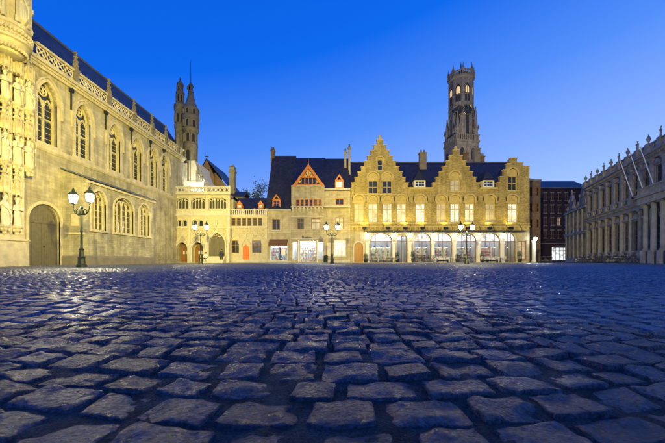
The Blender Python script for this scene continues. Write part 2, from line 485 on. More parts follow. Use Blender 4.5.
M['cobble'] = cobble_material('rough_cobble', 1.0, 0.2, 0.46)
M['cobble_worn'] = cobble_material('worn_cobble', 0.34, 0.21, 0.42)
def joint_material():
    m, nt, b = new_mat('gritty_joint_sand')
    ge = N(nt, 'ShaderNodeNewGeometry')
    n1 = N(nt, 'ShaderNodeTexNoise'); n1.inputs['Scale'].default_value = 130; n1.inputs['Detail'].default_value = 8; n1.inputs['Roughness'].default_value = 0.75
    n2 = N(nt, 'ShaderNodeTexNoise'); n2.inputs['Scale'].default_value = 9; n2.inputs['Detail'].default_value = 5
    vo = N(nt, 'ShaderNodeTexVoronoi'); vo.inputs['Scale'].default_value = 150
    for n in (n1, n2, vo): nt.links.new(ge.outputs['Position'], n.inputs['Vector'])
    rp = N(nt, 'ShaderNodeValToRGB'); e = rp.color_ramp.elements
    e[0].position = 0.34; e[0].color = (0.045, 0.042, 0.038, 1)
    e[1].position = 0.68; e[1].color = (0.24, 0.215, 0.175, 1)
    nt.links.new(n1.outputs[0], rp.inputs[0])
    mr = N(nt, 'ShaderNodeMapRange'); mr.inputs[1].default_value = 0.35; mr.inputs[2].default_value = 0.65; mr.inputs[3].default_value = 0.5; mr.inputs[4].default_value = 1.2
    nt.links.new(n2.outputs[0], mr.inputs[0])
    sc = N(nt, 'ShaderNodeVectorMath', operation='SCALE'); nt.links.new(rp.outputs[0], sc.inputs[0]); nt.links.new(mr.outputs[0], sc.inputs['Scale'])
    nt.links.new(sc.outputs[0], b.inputs['Base Color'])
    b.inputs['Roughness'].default_value = 0.85; b.inputs['Specular IOR Level'].default_value = 0.3
    hh = N(nt, 'ShaderNodeMath', operation='MULTIPLY_ADD'); hh.inputs[1].default_value = -0.6
    nt.links.new(vo.outputs['Distance'], hh.inputs[0]); nt.links.new(n1.outputs[0], hh.inputs[2])
    bp = N(nt, 'ShaderNodeBump'); bp.inputs['Strength'].default_value = 1.0; bp.inputs['Distance'].default_value = 0.02
    nt.links.new(hh.outputs[0], bp.inputs['Height']); nt.links.new(bp.outputs[0], b.inputs['Normal'])
    return m
M['joint'] = joint_material()

def axis(fine, fine_end, far, g):
    a = list(np.arange(0, fine_end, fine)); st = fine; v = fine_end
    while v < far:
        a.append(v); st *= g; v += st
    a.append(far)
    return np.array(a)

ax = axis(0.04, 1.7, 3000, 1.13); gx = np.concatenate([-ax[:0:-1], ax])
ay = axis(0.03, 2.2, 3000, 1.10); gy = np.concatenate([-axis(0.3, 1, 300, 1.3)[:0:-1], ay])
X, Y = np.meshgrid(gx, gy)
Z = undulation(X, Y) - (0.0080 + 0.0150 * np.clip((np.hypot(X, Y) - 1.2) / 0.8, 0, 1)) + np.where(np.hypot(X, Y) < 6, 0.010 * fbm(X * 7, Y * 7, 30) + 0.006 * fbm(X * 25, Y * 25, 31, 2), 0)
me = bpy.data.meshes.new('square_ground')
nx, ny = len(gx), len(gy)
idx = np.arange(nx * ny).reshape(ny, nx)
fq = np.stack([idx[:-1, :-1], idx[:-1, 1:], idx[1:, 1:], idx[1:, :-1]], -1).reshape(-1, 4)

def mesh_np(name, verts, faces, mat, smooth=True):
    """quick mesh from numpy arrays of vertices and equal-sized faces"""
    me = bpy.data.meshes.new(name)
    k = faces.shape[1]
    me.vertices.add(len(verts)); me.vertices.foreach_set('co', verts.astype(np.float32).ravel())
    me.loops.add(faces.size); me.loops.foreach_set('vertex_index', faces.astype(np.int32).ravel())
    me.polygons.add(len(faces))
    me.polygons.foreach_set('loop_start', np.arange(0, faces.size, k, dtype=np.int32))
    me.update(calc_edges=True)
    if smooth: me.shade_smooth()
    me.materials.append(mat)
    return me

def tone_attr(me, tones, per):
    a = me.color_attributes.new('tone', 'FLOAT_COLOR', 'POINT')
    t = np.ones((len(me.vertices), 4), np.float32)
    t[:, :3] = np.repeat(tones, per, axis=0)
    a.data.foreach_set('color', t.ravel())

gm = mesh_np('square_ground', np.stack([X, Y, Z], -1).reshape(-1, 3), fq, M['joint'])
square = bpy.data.objects.new('square', gm); COL.objects.link(square)
tag(square, kind='structure')

# ------------------------------------------------------------ cobbles: rows that bend round the viewpoint, laid out in u,v
def warp(u, v):
    s = np.tanh(u / 1.3); S = 1.3 * np.log(np.cosh(u / 1.3))
    k = 0.50 * np.exp(-np.maximum(v, 0) / 2.6)
    x = u * (1 - 0.0) + 0.34 * s * (np.exp(-np.maximum(v, 0) / 2.6) - 0.76)
    y = v + k * S
    # rows wander a little far off
    y = y + 0.05 * np.sin(u * 0.7 + v * 0.4) * np.clip(v / 4, 0, 1) + 0.35 * vnoise(u / 5, v / 5, 5) * np.clip((v - 2) / 5, 0, 1)
    x = x + 0.05 * np.sin(v * 1.3 + 0.5 * u)
    return x, y

ROW = 0.152
quads = []; tones = []
v = 0.30; ri = 0
while v < 47:
    rh = ROW * (0.90 + 0.2 * rng.random()) if v < 20 else ROW
    half = 2.5 + v * 1.16
    n = int(2 * half / 0.17) + 4
    wd = 0.132 + 0.105 * rng.random(n)
    if v < 3: wd *= 1.08
    us = np.cumsum(wd) - half - 0.2 * rng.random()
    u0 = us[:-1]; u1 = us[1:]
    keep = u0 < half
    u0 = u0[keep]; u1 = u1[keep]
    nf = min(1, max(0, (1.9 - v) / 0.9)); g = 0.0045 + 0.004 * rng.random(len(u0)) + nf * (0.001 + 0.005 * rng.random(len(u0)))
    j = lambda a: a * (rng.random(len(u0)) - 0.5)
    va = v + g * 0.8; vb = v + rh - g * 0.8
    jj = 0.014 if v < 1.6 else 0.010
    q = np.stack([np.stack([u0 + g + j(jj), va + j(jj)], -1), np.stack([u1 - g + j(jj), va + j(jj)], -1),
                  np.stack([u1 - g + j(jj), vb + j(jj)], -1), np.stack([u0 + g + j(jj), vb + j(jj)], -1)], 1)
    quads.append(q)
    v += rh; ri += 1
quads = np.concatenate(quads)
wx, wy = warp(quads[..., 0], quads[..., 1])
quads = np.stack([wx, wy], -1)
cen = quads.mean(1)
dist = np.hypot(cen[:, 0], cen[:, 1])
# stay inside the square: walls and the view
inv = (cen[:, 1] > 0.25) & (cen[:, 0] > -18.3 - 1.5 * (cen[:, 1] < 23)) & (cen[:, 1] < 40.25) & \
      (cen[:, 0] < 45.2 + 0.397 * (cen[:, 1] - 56)) & (np.abs(cen[:, 0]) < 1.15 * cen[:, 1] + 1.2)
quads = quads[inv]; cen = cen[inv]; dist = dist[inv]
order = np.argsort(dist); quads = quads[order]; cen = cen[order]; dist = dist[order]
tones = (0.78 + 0.5 * rng.random(len(cen)))[:, None] * (np.array([1.0, 1.0, 1.0]) + (rng.random((len(cen), 1)) - 0.5) * np.array([[0.14, 0.03, -0.10]]))

rd = np.argmin(np.hypot(cen[:, 0] + 1.87, cen[:, 1] - 3.45)); tones[rd] = (2.4, .55, .45)      # one brick-red sett

def stones(q, n, skirt, seed, hvar, tiltv):
    """batch of domed stones; returns verts (k, n*n, 3) and per-stone faces"""
    k = len(q)
    lin = np.linspace(-1, 1, n)
    if n > 5:
        lin = np.sign(lin) * np.abs(lin) ** 0.62      # pack rows of vertices at the rounded edges
    S, T = np.meshgrid(lin, lin)
    S = S.ravel(); T = T.ravel()
    # round the corners of the outline
    cr = 0.045
    S2 = S * (1 - cr * T ** 4 * np.abs(S) ** 3); T2 = T * (1 - cr * S ** 4 * np.abs(T) ** 3)
    w = np.stack([(1 - S2) * (1 - T2), (1 + S2) * (1 - T2), (1 + S2) * (1 + T2), (1 - S2) * (1 + T2)], 0) / 4
    P = np.einsum('kcd,cm->kmd', q, w)
    m = np.maximum(np.abs(S), np.abs(T))
    pr = np.where(m > 0.999, -0.030, 0) + 0.002 * (1 - np.abs(S) ** 2.2) * (1 - np.abs(T) ** 2.2) - 0.0035 * m ** 11
    r = np.random.default_rng(seed)
    h0 = hvar * (r.random(k) - 0.5)
    tx = tiltv * (r.random(k) - 0.5); ty = tiltv * (r.random(k) - 0.5)
    z = pr[None] + h0[:, None] + tx[:, None] * S[None] + ty[:, None] * T[None]
    if n > 4:
        edge = (m > 0.999)
        nx_ = (0.013 if n > 10 else 0.007) * fbm(P[..., 0] * 15 + 7 * np.arange(k)[:, None], P[..., 1] * 15, seed, 5) - 0.012 * np.maximum(0, np.abs(fbm(P[..., 0] * 11 + 3 * np.arange(k)[:, None], P[..., 1] * 11, seed + 40, 2)) - .25)
        z = z + nx_ * np.where(edge, 0.3, 1.0)[None]
        P = P + np.stack([0.013 * fbm(P[..., 0] * 24, P[..., 1] * 24, seed + 9, 3), 0.013 * fbm(P[..., 0] * 24, P[..., 1] * 24, seed + 19, 3)], -1)
    z = z + undulation(P[..., 0], P[..., 1])
    V = np.concatenate([P, z[..., None]], -1)
    id_ = np.arange(n * n).reshape(n, n)
    F = np.stack([id_[:-1, :-1], id_[:-1, 1:], id_[1:, 1:], id_[1:, :-1]], -1).reshape(-1, 4)
    return V, F

NEAR = 300
V, F = stones(quads[:NEAR], 17, True, 3, 0.012, 0.014)
for i in range(NEAR):
    o0 = np.array([cen[i, 0], cen[i, 1], 0])
    me = mesh_np('cobblestone', V[i] - o0, F, M['cobble'])
    tone_attr(me, tones[i:i + 1], V.shape[1])
    o = bpy.data.objects.new('cobblestone', me); COL.objects.link(o)
    o.location = tuple(o0); o.parent = square
def batch(sel, n, seed, hv, tv, name, mat='cobble_worn'):
    V, F = stones(quads[sel], n, True, seed, hv, tv)
    k, m, _ = V.shape
    FF = (F[None] + (np.arange(k) * m)[:, None, None]).reshape(-1, 4)
    me = mesh_np(name, V.reshape(-1, 3), FF, M[mat])
    tone_attr(me, tones[sel], m)
    o = bpy.data.objects.new(name, me); COL.objects.link(o); o.parent = square
    tag(o, kind='stuff')
rest = np.arange(NEAR, len(cen))
batch(rest[dist[rest] < 5.0], 9, 21, 0.009, 0.009, 'cobblestone_paving')
batch(rest[(dist[rest] >= 5.0) & (dist[rest] < 13)], 5, 22, 0.010, 0.010, 'cobblestone_paving')
batch(rest[dist[rest] >= 13], 4, 23, 0.010, 0.010, 'cobblestone_paving')
print('COBBLES', len(cen), (dist < 5).sum(), ((dist >= 5) & (dist < 13)).sum())

# ------------------------------------------------------------ building helpers
def window(parent, x0, x1, z0, zs, kind='flat', rise=0, y=0.2, cols=2, rows=(), fm=None, gm=None, fw=0.07, bw=0.05,
           depth=0.12, trac=None, name='window', lead=0, sub=None):
    """frame, mullions and transoms as one part, the glass as its sub-part"""
    mb = MB()
    out = opening(x0, x1, z0, zs, kind, rise)
    inn = opening(x0 + fw, x1 - fw, z0 + fw, zs - (fw if kind == 'flat' else 0), kind, max(0, rise - fw))
    mb.panel(out, [inn], y, y + depth)
    ya, yb = y + 0.012, y + depth - 0.015
    span = x1 - x0 - 2 * fw
    xs = [x0 + fw + span * k / cols for k in range(1, cols)]
    for xm in xs:
        top = head_z(xm, x0 + fw, x1 - fw, zs, kind, max(0, rise - fw)) if kind != 'flat' else zs - fw
        if trac: top = zs + (0.02 if cols == 2 else min(rise * 0.45, top - zs))
        mb.box(xm - bw / 2, xm + bw / 2, ya, yb, z0 + fw - 0.01, top + 0.01)
    for zr in rows:
        mb.box(x0 + fw - 0.01, x1 - fw + 0.01, ya + 0.006, yb - 0.006, zr - bw / 2, zr + bw / 2)
    if trac:
        lw = span / cols
        for k in range(cols):
            a = x0 + fw + lw * k + bw * 0.3; b = a + lw - bw * 0.6
            top = min(head_z(a, x0 + fw, x1 - fw, zs, kind, rise - fw), head_z(b, x0 + fw, x1 - fw, zs, kind, rise - fw)) if cols > 2 else zs
            zsp = max(zs - lw * 0.55, top - lw * 0.85) if cols > 2 else zs - lw * 0.45
            o = opening(a, b, zsp, zsp + 0.01, 'pointed', lw * 0.75, 8)
            i = opening(a + bw * .6, b - bw * .6, zsp - .005, zsp + 0.005, 'pointed', lw * 0.75 - bw, 8)
            poly = [o[1]] + o[2:] + [o[0], i[0]] + list(reversed(i[2:])) + [i[1]]
            mb.panel(poly, [], ya + 0.01, yb - 0.01)
        if cols == 2:
            rr = span * 0.22
            cz = zs + rise * 0.50
            mb.ring(((x0 + x1) / 2, (ya + yb) / 2, cz), rr, bw * 0.55, 14, 4)
            for q in range(4):
                t = PI / 4 + q * PI / 2
                mb.ring(((x0 + x1) / 2 + rr * .42 * math.cos(t), (ya + yb) / 2 + 0.004 * q, cz + rr * .42 * math.sin(t)), rr * .45, bw * 0.25, 8, 4)
        else:
            for k in range(cols - 1):
                xm = xs[k]; tz = head_z(xm, x0 + fw, x1 - fw, zs, kind, rise - fw)
                if tz - zs > 0.3:
                    mb.ring((xm, (ya + yb) / 2 + 0.003, zs + (tz - zs) * 0.62), min(lw * 0.3, (tz - zs) * 0.28), bw * 0.4, 10, 4)
    if sub:
        nc, nr = sub; w_ = (x1 - x0 - 2 * fw)
        for k in range(1, nc):
            if k % (nc // cols) == 0: continue
            xm = x0 + fw + w_ * k / nc; mb.box(xm - .018, xm + .018, yb - .03, yb - .01, z0 + fw, zs - fw)
        for k in range(1, nr):
            zz = z0 + fw + (zs - z0 - 2 * fw) * k / nr; mb.box(x0 + fw, x1 - fw, yb - .034, yb - .014, zz - .018, zz + .018)
    if lead:
        zz = z0 + fw + lead
        top = zs + rise * 0.5
        while zz < top:
            hw = (x1 - x0) / 2 - fw
            mb.box(x0 + fw * .8, x1 - fw * .8, yb - 0.03, yb - 0.012, zz - 0.014, zz + 0.014) if zz < zs else None
            zz += lead
    w = mb.build(name, fm, parent)
    g = MB(); yy = y + depth * 0.72
    gp = opening(x0 + fw * .5, x1 - fw * .5, z0 + fw * .5, zs - (fw * .5 if kind == 'flat' else 0), kind, max(0, rise - fw * .5))
    g.panel(gp, [], yy, yy + 0.012)
    g.build('glass', gm, w)
    return w

def facade(parent, outer, holes, mat, y0=0.0, thick=0.35, name='wall'):
    return MB().panel(outer, holes, y0, y0 + thick).build(name, mat, parent)

def rect(x0, x1, z0, z1):
    return [(x0, z0), (x1, z0), (x1, z1), (x0, z1)]

def stepped(cx, zb, zt, hb, ht, n):
    """outline points of a crow-stepped gable, left foot to right foot (bottom left -> top -> bottom right)"""
    L = []
    for k in range(n):
        f0 = k / (n - 1)
        x = hb + (ht - hb) * f0
        z0 = zb + (zt - zb) * (k) / n
        z1 = zb + (zt - zb) * (k + 1) / n
        L.append((x, z0, z1))
    left = []; right = []
    for x, z0, z1 in L:
        left += [(cx - x, z0), (cx - x, z1)]
    for x, z0, z1 in reversed(L):
        right += [(cx + x, z1), (cx + x, z0)]
    return left + right

def gable_roof(mb, x0, x1, y0, y1, z0, z1, over=0.2, axis='x', t=0.14):
    """two slopes; ridge along x or y"""
    if axis == 'x':
        ym = (y0 + y1) / 2
        mb.slab((x0, y0 - over, z0 - over * (z1 - z0) / (ym - y0)), (x1, y0 - over, z0 - over * (z1 - z0) / (ym - y0)), (x1, ym, z1), (x0, ym, z1), t)
        mb.slab((x1, y1, z0), (x0, y1, z0), (x0, ym + 0.004, z1), (x1, ym + 0.004, z1), t)
    else:
        xm = (x0 + x1) / 2
        mb.slab((x0, y1, z0), (x0, y0, z0), (xm, y0, z1), (xm, y1, z1), t)
        mb.slab((x1, y0, z0), (x1, y1, z0), (xm + 0.004, y1, z1), (xm + 0.004, y0, z1), t)
    return mb

def chimney(parent, cx, cy, z0, z1, a=0.35, b=0.3, mat=None, pots=2):
    mb = MB(); mb.box(cx - a, cx + a, cy - b, cy + b, z0, z1 - 0.25)
    mb.taper(cx, cy, z1 - 0.25, z1 - 0.1, a, b, a + .08, b + .08); mb.box(cx - a - .08, cx + a + .08, cy - b - .08, cy + b + .08, z1 - 0.1, z1)
    c = mb.build('chimney', mat or M['brownbrick'], parent)
    for k in range(pots):
        x = cx + (k - (pots - 1) / 2) * a * 0.9
        MB().lathe([(.11, z1), (.13, z1 + .1), (.1, z1 + .4), (.13, z1 + .45)], x, cy, 8).build('chimney_pot', M['brownbrick'], c)
    return c

def dormer(parent, cx, zb, w, hwall, hroof, y0, ydeep, fm, gm, roofm, kind='gable', cols=2, name='dormer'):
    d = MB()
    d.panel(rect(cx - w / 2, cx + w / 2, zb, zb + hwall), [rect(cx - w / 2 + .12, cx + w / 2 - .12, zb + .1, zb + hwall - .1)], y0, y0 + 0.14)
    d.box(cx - w / 2, cx - w / 2 + .08, y0 + 0.14, y0 + ydeep, zb, zb + hwall); d.box(cx + w / 2 - .08, cx + w / 2, y0 + 0.14, y0 + ydeep, zb, zb + hwall)
    if kind == 'gable':
        d.panel([(cx - w / 2 - .05, zb + hwall + .002), (cx + w / 2 + .05, zb + hwall + .002), (cx, zb + hwall + hroof)],
                [[(cx - w / 4, zb + hwall + .12), (cx + w / 4, zb + hwall + .12), (cx, zb + hwall + hroof * 0.62)]] if hroof > .6 else [], y0 - 0.04, y0 + 0.1)
    dm = d.build(name, fm, parent)
    window(dm, cx - w / 2 + .12, cx + w / 2 - .12, zb + .1, zb + hwall - .1, y=y0 + 0.05, cols=cols, rows=(zb + hwall * .55,), fm=fm, gm=gm, fw=.05, bw=.05, depth=.06, name='sash')
    r = MB(); zt = zb + hwall
    if kind == 'gable':
        o = .12; sl = hroof / (w / 2)
        r.slab((cx - w / 2 - o, y0 + ydeep, zt - o * sl + .06), (cx - w / 2 - o, y0 - .12, zt - o * sl + .06), (cx, y0 - .12, zt + hroof + .06), (cx, y0 + ydeep, zt + hroof + .06), .05)
        r.slab((cx + w / 2 + o, y0 - .12, zt - o * sl + .06), (cx + w / 2 + o, y0 + ydeep, zt - o * sl + .06), (cx + .003, y0 + ydeep, zt + hroof + .06), (cx + .003, y0 - .12, zt + hroof + .06), .05)
    else:
        a = w / 2 + .15
        r.add([(cx - a, y0 - .15, zt), (cx + a, y0 - .15, zt), (cx + a, y0 + ydeep, zt), (cx - a, y0 + ydeep, zt), (cx, y0 + .55, zt + hroof), (cx, y0 + ydeep + .4, zt + hroof)],
              [(0, 1, 4), (1, 2, 5, 4), (3, 0, 4, 5), (0, 3, 2, 1)])
        r.tube([(cx, y0 + .55, zt + hroof), (cx, y0 + .55, zt + hroof + .6)], .035, 5, .01)
    r.build('dormer_roof', roofm, dm)
    return dm

def pinnacle_mb(mb, x, y, z0, z1, a=0.22):
    h = z1 - z0
    mb.box(x - a, x + a, y - a, y + a, z0, z0 + h * .38)
    mb.taper(x, y, z0 + h * .38, z0 + h * .43, a, a, a * 1.3, a * 1.3)
    mb.taper(x, y, z0 + h * .43, z0 + h * .95, a * .85, a * .85, .03, .03)
    for k in range(3):                                             # crockets
        f = .5 + .14 * k; r = a * .85 * (1 - (f - .43) / .55)
        for sx, sy in ((1, 0), (-1, 0), (0, 1), (0, -1)):
            mb.taper(x + sx * (r + .03), y + sy * (r + .03), z0 + h * f, z0 + h * f + .12, .035, .035, .07, .07)
    mb.taper(x, y, z0 + h * .92, z0 + h * .96, .04, .04, .1, .1); mb.taper(x, y, z0 + h * .96, z0 + h, .1, .1, .015, .015)
    for sx, sy in ((1, 0), (-1, 0), (0, 1), (0, -1)):               # small gablets on the shaft
        if sy == -1:
            mb.panel([(x - a, z0 + h * .30), (x + a, z0 + h * .30), (x, z0 + h * .5)], [], y - a - .06, y - a + .02)
    return mb

def statue_mesh(var=0):
    mb = MB()
    prof = [(.23, 0), (.25, .03), (.21, .10), (.20, .35), (.22, .62), (.19, .85), (.20, .98), (.24, 1.14), (.23, 1.24), (.13, 1.32),
            (.075, 1.35), (.07, 1.40), (.10, 1.45), (.118, 1.53), (.11, 1.61), (.06, 1.68), (.01, 1.70)]
    mb.lathe(prof, 0, 0, 12, 1, .72)
    if var == 0:                                                   # staff in one hand
        mb.tube([(-.22, 0, 1.2), (-.28, -.02, .98), (-.2, -.17, .86), (-.05, -.24, .95)], .065, 6, .045)
        mb.tube([(.22, 0, 1.2), (.29, -.04, .95), (.24, -.2, .98), (.2, -.26, 1.16)], .065, 6, .045)
        mb.tube([(.2, -.28, .1), (.21, -.28, 1.65)], .02, 5)
    elif var == 1:                                                 # crowned, book held before the chest
        mb.tube([(-.22, 0, 1.2), (-.3, -.03, .96), (-.1, -.2, 1.0)], .068, 6, .045)
        mb.tube([(.22, 0, 1.2), (.3, -.03, .96), (.1, -.2, 1.0)], .068, 6, .045)
        mb.box(-.12, .12, -.27, -.2, .95, 1.17)
        for q in range(7):
            t = q * 2 * PI / 7; mb.taper(.11 * math.cos(t), .085 * math.sin(t), 1.62, 1.78, .03, .03, .01, .01)
    else:                                                          # mitre, one arm raised, cloak swung over
        mb.tube([(-.22, 0, 1.2), (-.33, -.06, 1.1), (-.26, -.2, 1.34), (-.24, -.24, 1.5)], .065, 6, .04)
        mb.tube([(.22, 0, 1.2), (.29, .0, .95), (.22, -.16, .78)], .065, 6, .045)
        mb.taper(0, 0, 1.6, 1.92, .105, .07, .01, .03)
        mb.tube([(-.2, -.12, 1.15), (0, -.2, .95), (.22, -.14, .6), (.25, -.05, .15)], .07, 6, .05)
    for k in range(5):                                             # folds of the robe
        t = -PI / 2 + (k - 2) * .5
        mb.tube([(.2 * math.cos(t), .15 * math.sin(t), .03), (.19 * math.cos(t), .145 * math.sin(t), .5), (.16 * math.cos(t), .12 * math.sin(t), .95)], .035, 4, .01)
    return mb

# =====================================================================================================
# LEFT: gothic hall. local x runs along the wall away from the viewer, y into the building
# =====================================================================================================
hall = empty('gothic_hall', (-20.6, 0, 0), PI / 2, 'long floodlit sandstone hall with tall pointed windows, pierced parapet and slate roof', 'building')
GX0, GX1 = 21.0, 23.45
WC = [22.4, 25.6, 29.3, 32.6, 35.6, 38.1]
holes = [opening(GX0, GX1, -0.02 + .03, 3.25, 'round', 1.15, 14)]
for c in WC:
    holes.append(opening(c - .78, c + .78, 8.75, 11.9, 'pointed', 1.35))
facade(hall, rect(10, 42.6, -.1, 14.3), holes, M['sand'], 0, .55)
core = MB(); core.box(10, 42.6, .56, 8.2, -.1, 14.28); core.build('inner_wall', M['sand'], hall)
for c in WC:
    mb = MB()
    band(mb, c - .78, c + .78, 8.75, 11.9, 'pointed', 1.35, .24, -.07, .10, 12)
    band(mb, c - 1.06, c + 1.06, 10.9, 11.9, 'pointed', 1.62, .12, -.15, .06, 12)
    mb.box(c - 1.05, c + 1.05, -.16, .2, 8.56, 8.748)
    mb.build('window_moulding', M['sand_trim'], hall)
mb = MB(); band(mb, GX0, GX1, .02, 3.25, 'round', 1.15, .2, -.06, .1, 14); mb.build('gate_moulding', M['sand_trim'], hall)
for c in WC:
    window(hall, c - .78, c + .78, 8.75, 11.9, 'pointed', 1.35, .26, 2, (10.6,), M['sand_trim'], M['glass_blue' if False else 'glass'], .09, .12, .16, trac=True, lead=.42)
mb = MB(); mb.box(9.9, 42.7, -.17, .1, 8.30, 8.55); mb.taper(26.3, -.035, 8.16, 8.30, 16.4, .02, 16.4, .13); mb.build('string_course', M['sand_trim'], hall)
mb = MB(); mb.box(9.9, 42.75, -.30, .3, 14.05, 14.2); mb.box(9.9, 42.8, -.44, .4, 14.2, 14.42); mb.box(9.9, 42.7, -.2, .2, 13.85, 14.05); mb.build('cornice', M['sand_trim'], hall)
mb = MB(); mb.box(32.35, 42.6, -.2, .1, -.1, .5); mb.build('plinth', M['annex'], hall)
# parapet: panels between posts
PX = [21.1, 24.65, 28.3, 31.9, 35.1, 38.0, 41.0, 42.6]
mb = MB()
for x in PX[:-1]:
    pass
bal = empty('parapet', (0, 0, 0)); bal.parent = hall
for a, b in zip(PX[:-1], PX[1:]):
    mb = MB()
    a2, b2 = a + .24, b - .24
    mb.box(a2, b2, -.28, -.08, 14.42, 14.56); mb.box(a2, b2, -.30, -.06, 15.30, 15.46)
    n = max(1, round((b2 - a2) / .78)); st = (b2 - a2) / n
    for k in range(n):
        cx = a2 + st * (k + .5)
        mb.ring((cx, -.18, 14.93), .33, .05, 12, 4)
        for sx in (-1, 1):
            mb.tube([(cx - sx * st * .48, -.18 + .004 * sx, 14.58), (cx + sx * st * .48, -.18 + .004 * sx, 15.3)], .05, 4)
    mb.build('parapet_panel', M['sand_trim'], bal)
for k, x in enumerate(PX[1:-1]):
    pinnacle_mb(MB(), x, -.18, 14.42, 17.0, .17).build('pinnacle', M['dirty_and_shade'], bal)
mb = MB()
mb.slab((10, .35, 14.5), (46, .35, 14.5), (46, 4.1, 20.1), (10, 4.1, 20.1)); mb.slab((46, 8.3, 14.3), (10, 8.3, 14.3), (10, 4.104, 20.1), (46, 4.104, 20.1))
mb.build('roof', M['slate_blue'], hall)
MB().tube([(10, 4.1, 20.12), (46, 4.1, 20.12)], .12, 6).build('ridge', M['lead'], hall)
mb = MB(); mb.add([(42.55, .6, 14.3), (42.55, 8.1, 14.3), (42.55, 4.1, 19.9)], [(0, 1, 2)]); mb.box(42.6, 46, .5, 8.2, 8, 14.25); mb.build('end_gable', M['sand'], hall)
for x in (24.3, 28.0, 31.55, 34.85, 37.65):
    mb = MB(); mb.tube([(x, -.12, 13.85), (x, -.12, 12.2)], .06, 6); mb.box(x - .13, x + .13, -.26, -.02, 13.55, 13.84); mb.build('downpipe', M['iron'], hall)
# gate
gate = MB(); gate.panel(opening(GX0, GX1, .03, 3.25, 'round', 1.15, 14), [rect(GX0 + .12, (GX0 + GX1) / 2 - .05, .1, 3.0), rect((GX0 + GX1) / 2 + .05, GX1 - .12, .1, 3.0),
     opening(GX0 + .14, GX1 - .14, 3.2, 3.28, 'round', 1.0, 12)], .22, .34)
gt = gate.build('gate', M['wood_gate'], hall)
for s in (0, 1):
    a = GX0 + .12 if s == 0 else (GX0 + GX1) / 2 + .05
    w = ((GX1 - GX0) / 2 - .17) / 6
    for k in range(6):
        MB().box(a + k * w + .008, a + (k + 1) * w - .008, .25 + .006 * (k % 2), .33, .1, 3.0).build('board', M['wood_gate'], gt)
for k in range(11):
    w = (GX1 - GX0 - .28) / 11; x = GX0 + .14 + k * w
    zt = min(head_z(x, GX0 + .14, GX1 - .14, 3.28, 'round', 1.0), head_z(x + w, GX0 + .14, GX1 - .14, 3.28, 'round', 1.0))
    MB().box(x + .008, x + w - .008, .25 + .006 * (k % 2), .33, 3.2, max(3.24, zt + .05)).build('board', M['wood_gate'], gt)
MB().lathe([(.05, 1.3), (.05, 1.42)], (GX0 + GX1) / 2 + .14, .2, 8).build('handle', M['iron'], gt)
MB().box(GX0 + .02, GX1 - .02, .20, .235, 3.02, 3.14).build('transom', M['wood_gate'], gt)

# low annex against the hall
AX0, AX1, AY = 23.62, 32.2, -2.0
AW = [(23.95, 25.45, 3), (26.4, 28.95, 4), (29.8, 31.45, 3)]
holes = [opening(a, b, 2.75, 4.9, 'pointed' if n == 4 else 'round', 1.0) for a, b, n in AW]
annex = MB().panel(rect(AX0, AX1, -.1, 6.55), holes, AY, AY + .4).build('annex', M['annex'], hall)
mb = MB(); mb.box(AX0, AX0 + .35, AY + .402, -.02, -.1, 6.548); mb.box(AX1 - .35, AX1, AY + .402, -.02, -.1, 6.548); mb.box(AX0 + .36, AX1 - .36, AY + .45, AY + .6, 0, 6.4)
mb.build('side_wall', M['annex'], annex)
for a, b, n in AW:
    window(hall, a, b, 2.75, 4.9, 'pointed' if n == 4 else 'round', 1.0, AY + .18, n, (), M['sand_trim'], M['glass_olive'], .08, .10, .16, trac=True, lead=.5)
for a, b, n in AW:
    mb = MB()
    band(mb, a, b, 2.75, 4.9, 'pointed' if n == 4 else 'round', 1.0, .16, AY - .06, AY + .1, 12)
    mb.box(a - .22, b + .22, AY - .14, AY + .15, 2.6, 2.748)
    mb.build('window_moulding', M['sand_trim'], annex)
mb = MB(); mb.box(AX0 - .12, AX1 + .12, AY - .16, -.02, -.12, .62); mb.taper((AX0 + AX1) / 2, AY / 2, .62, .75, (AX1 - AX0) / 2 + .12, 1.14, (AX1 - AX0) / 2, 1.0)
mb.build('annex_plinth', M['dirty_and_shade'], annex)
mb = MB(); mb.slab((AX0 - .2, AY - .26, 6.60), (AX1 + .2, AY - .26, 6.60), (AX1 + .2, -.01, 7.42), (AX0 - .2, -.01, 7.42), .09); mb.build('annex_roof', M['lead'], annex)
mb = MB(); mb.panel([(AY, 6.552), (-.02, 6.552), (-.02, 7.28), (AY, 6.58)], [], 0, .3); mb.v = [(AX0 + p[1] + .01, p[0], p[2]) for p in mb.v]; mb.build('roof_cheek', M['annex'], annex)
mb = MB(); mb.box(AX0 - .14, AX1 + .14, AY - .18, AY + .1, 6.28, 6.44); mb.build('annex_cornice', M['sand_trim'], annex)
mb = MB(); mb.M = Matrix.Translation((AX0, -1.0, 0)) @ Matrix.Rotation(-PI / 2, 4, 'Z')
mb.box(-.3, .3, -.03 - .0, .02, 3.0, 3.9); mb.box(-.75, .75, -.08, .02, 2.35, 2.5)
mb.build('plaque', M['sand_trim'], annex)

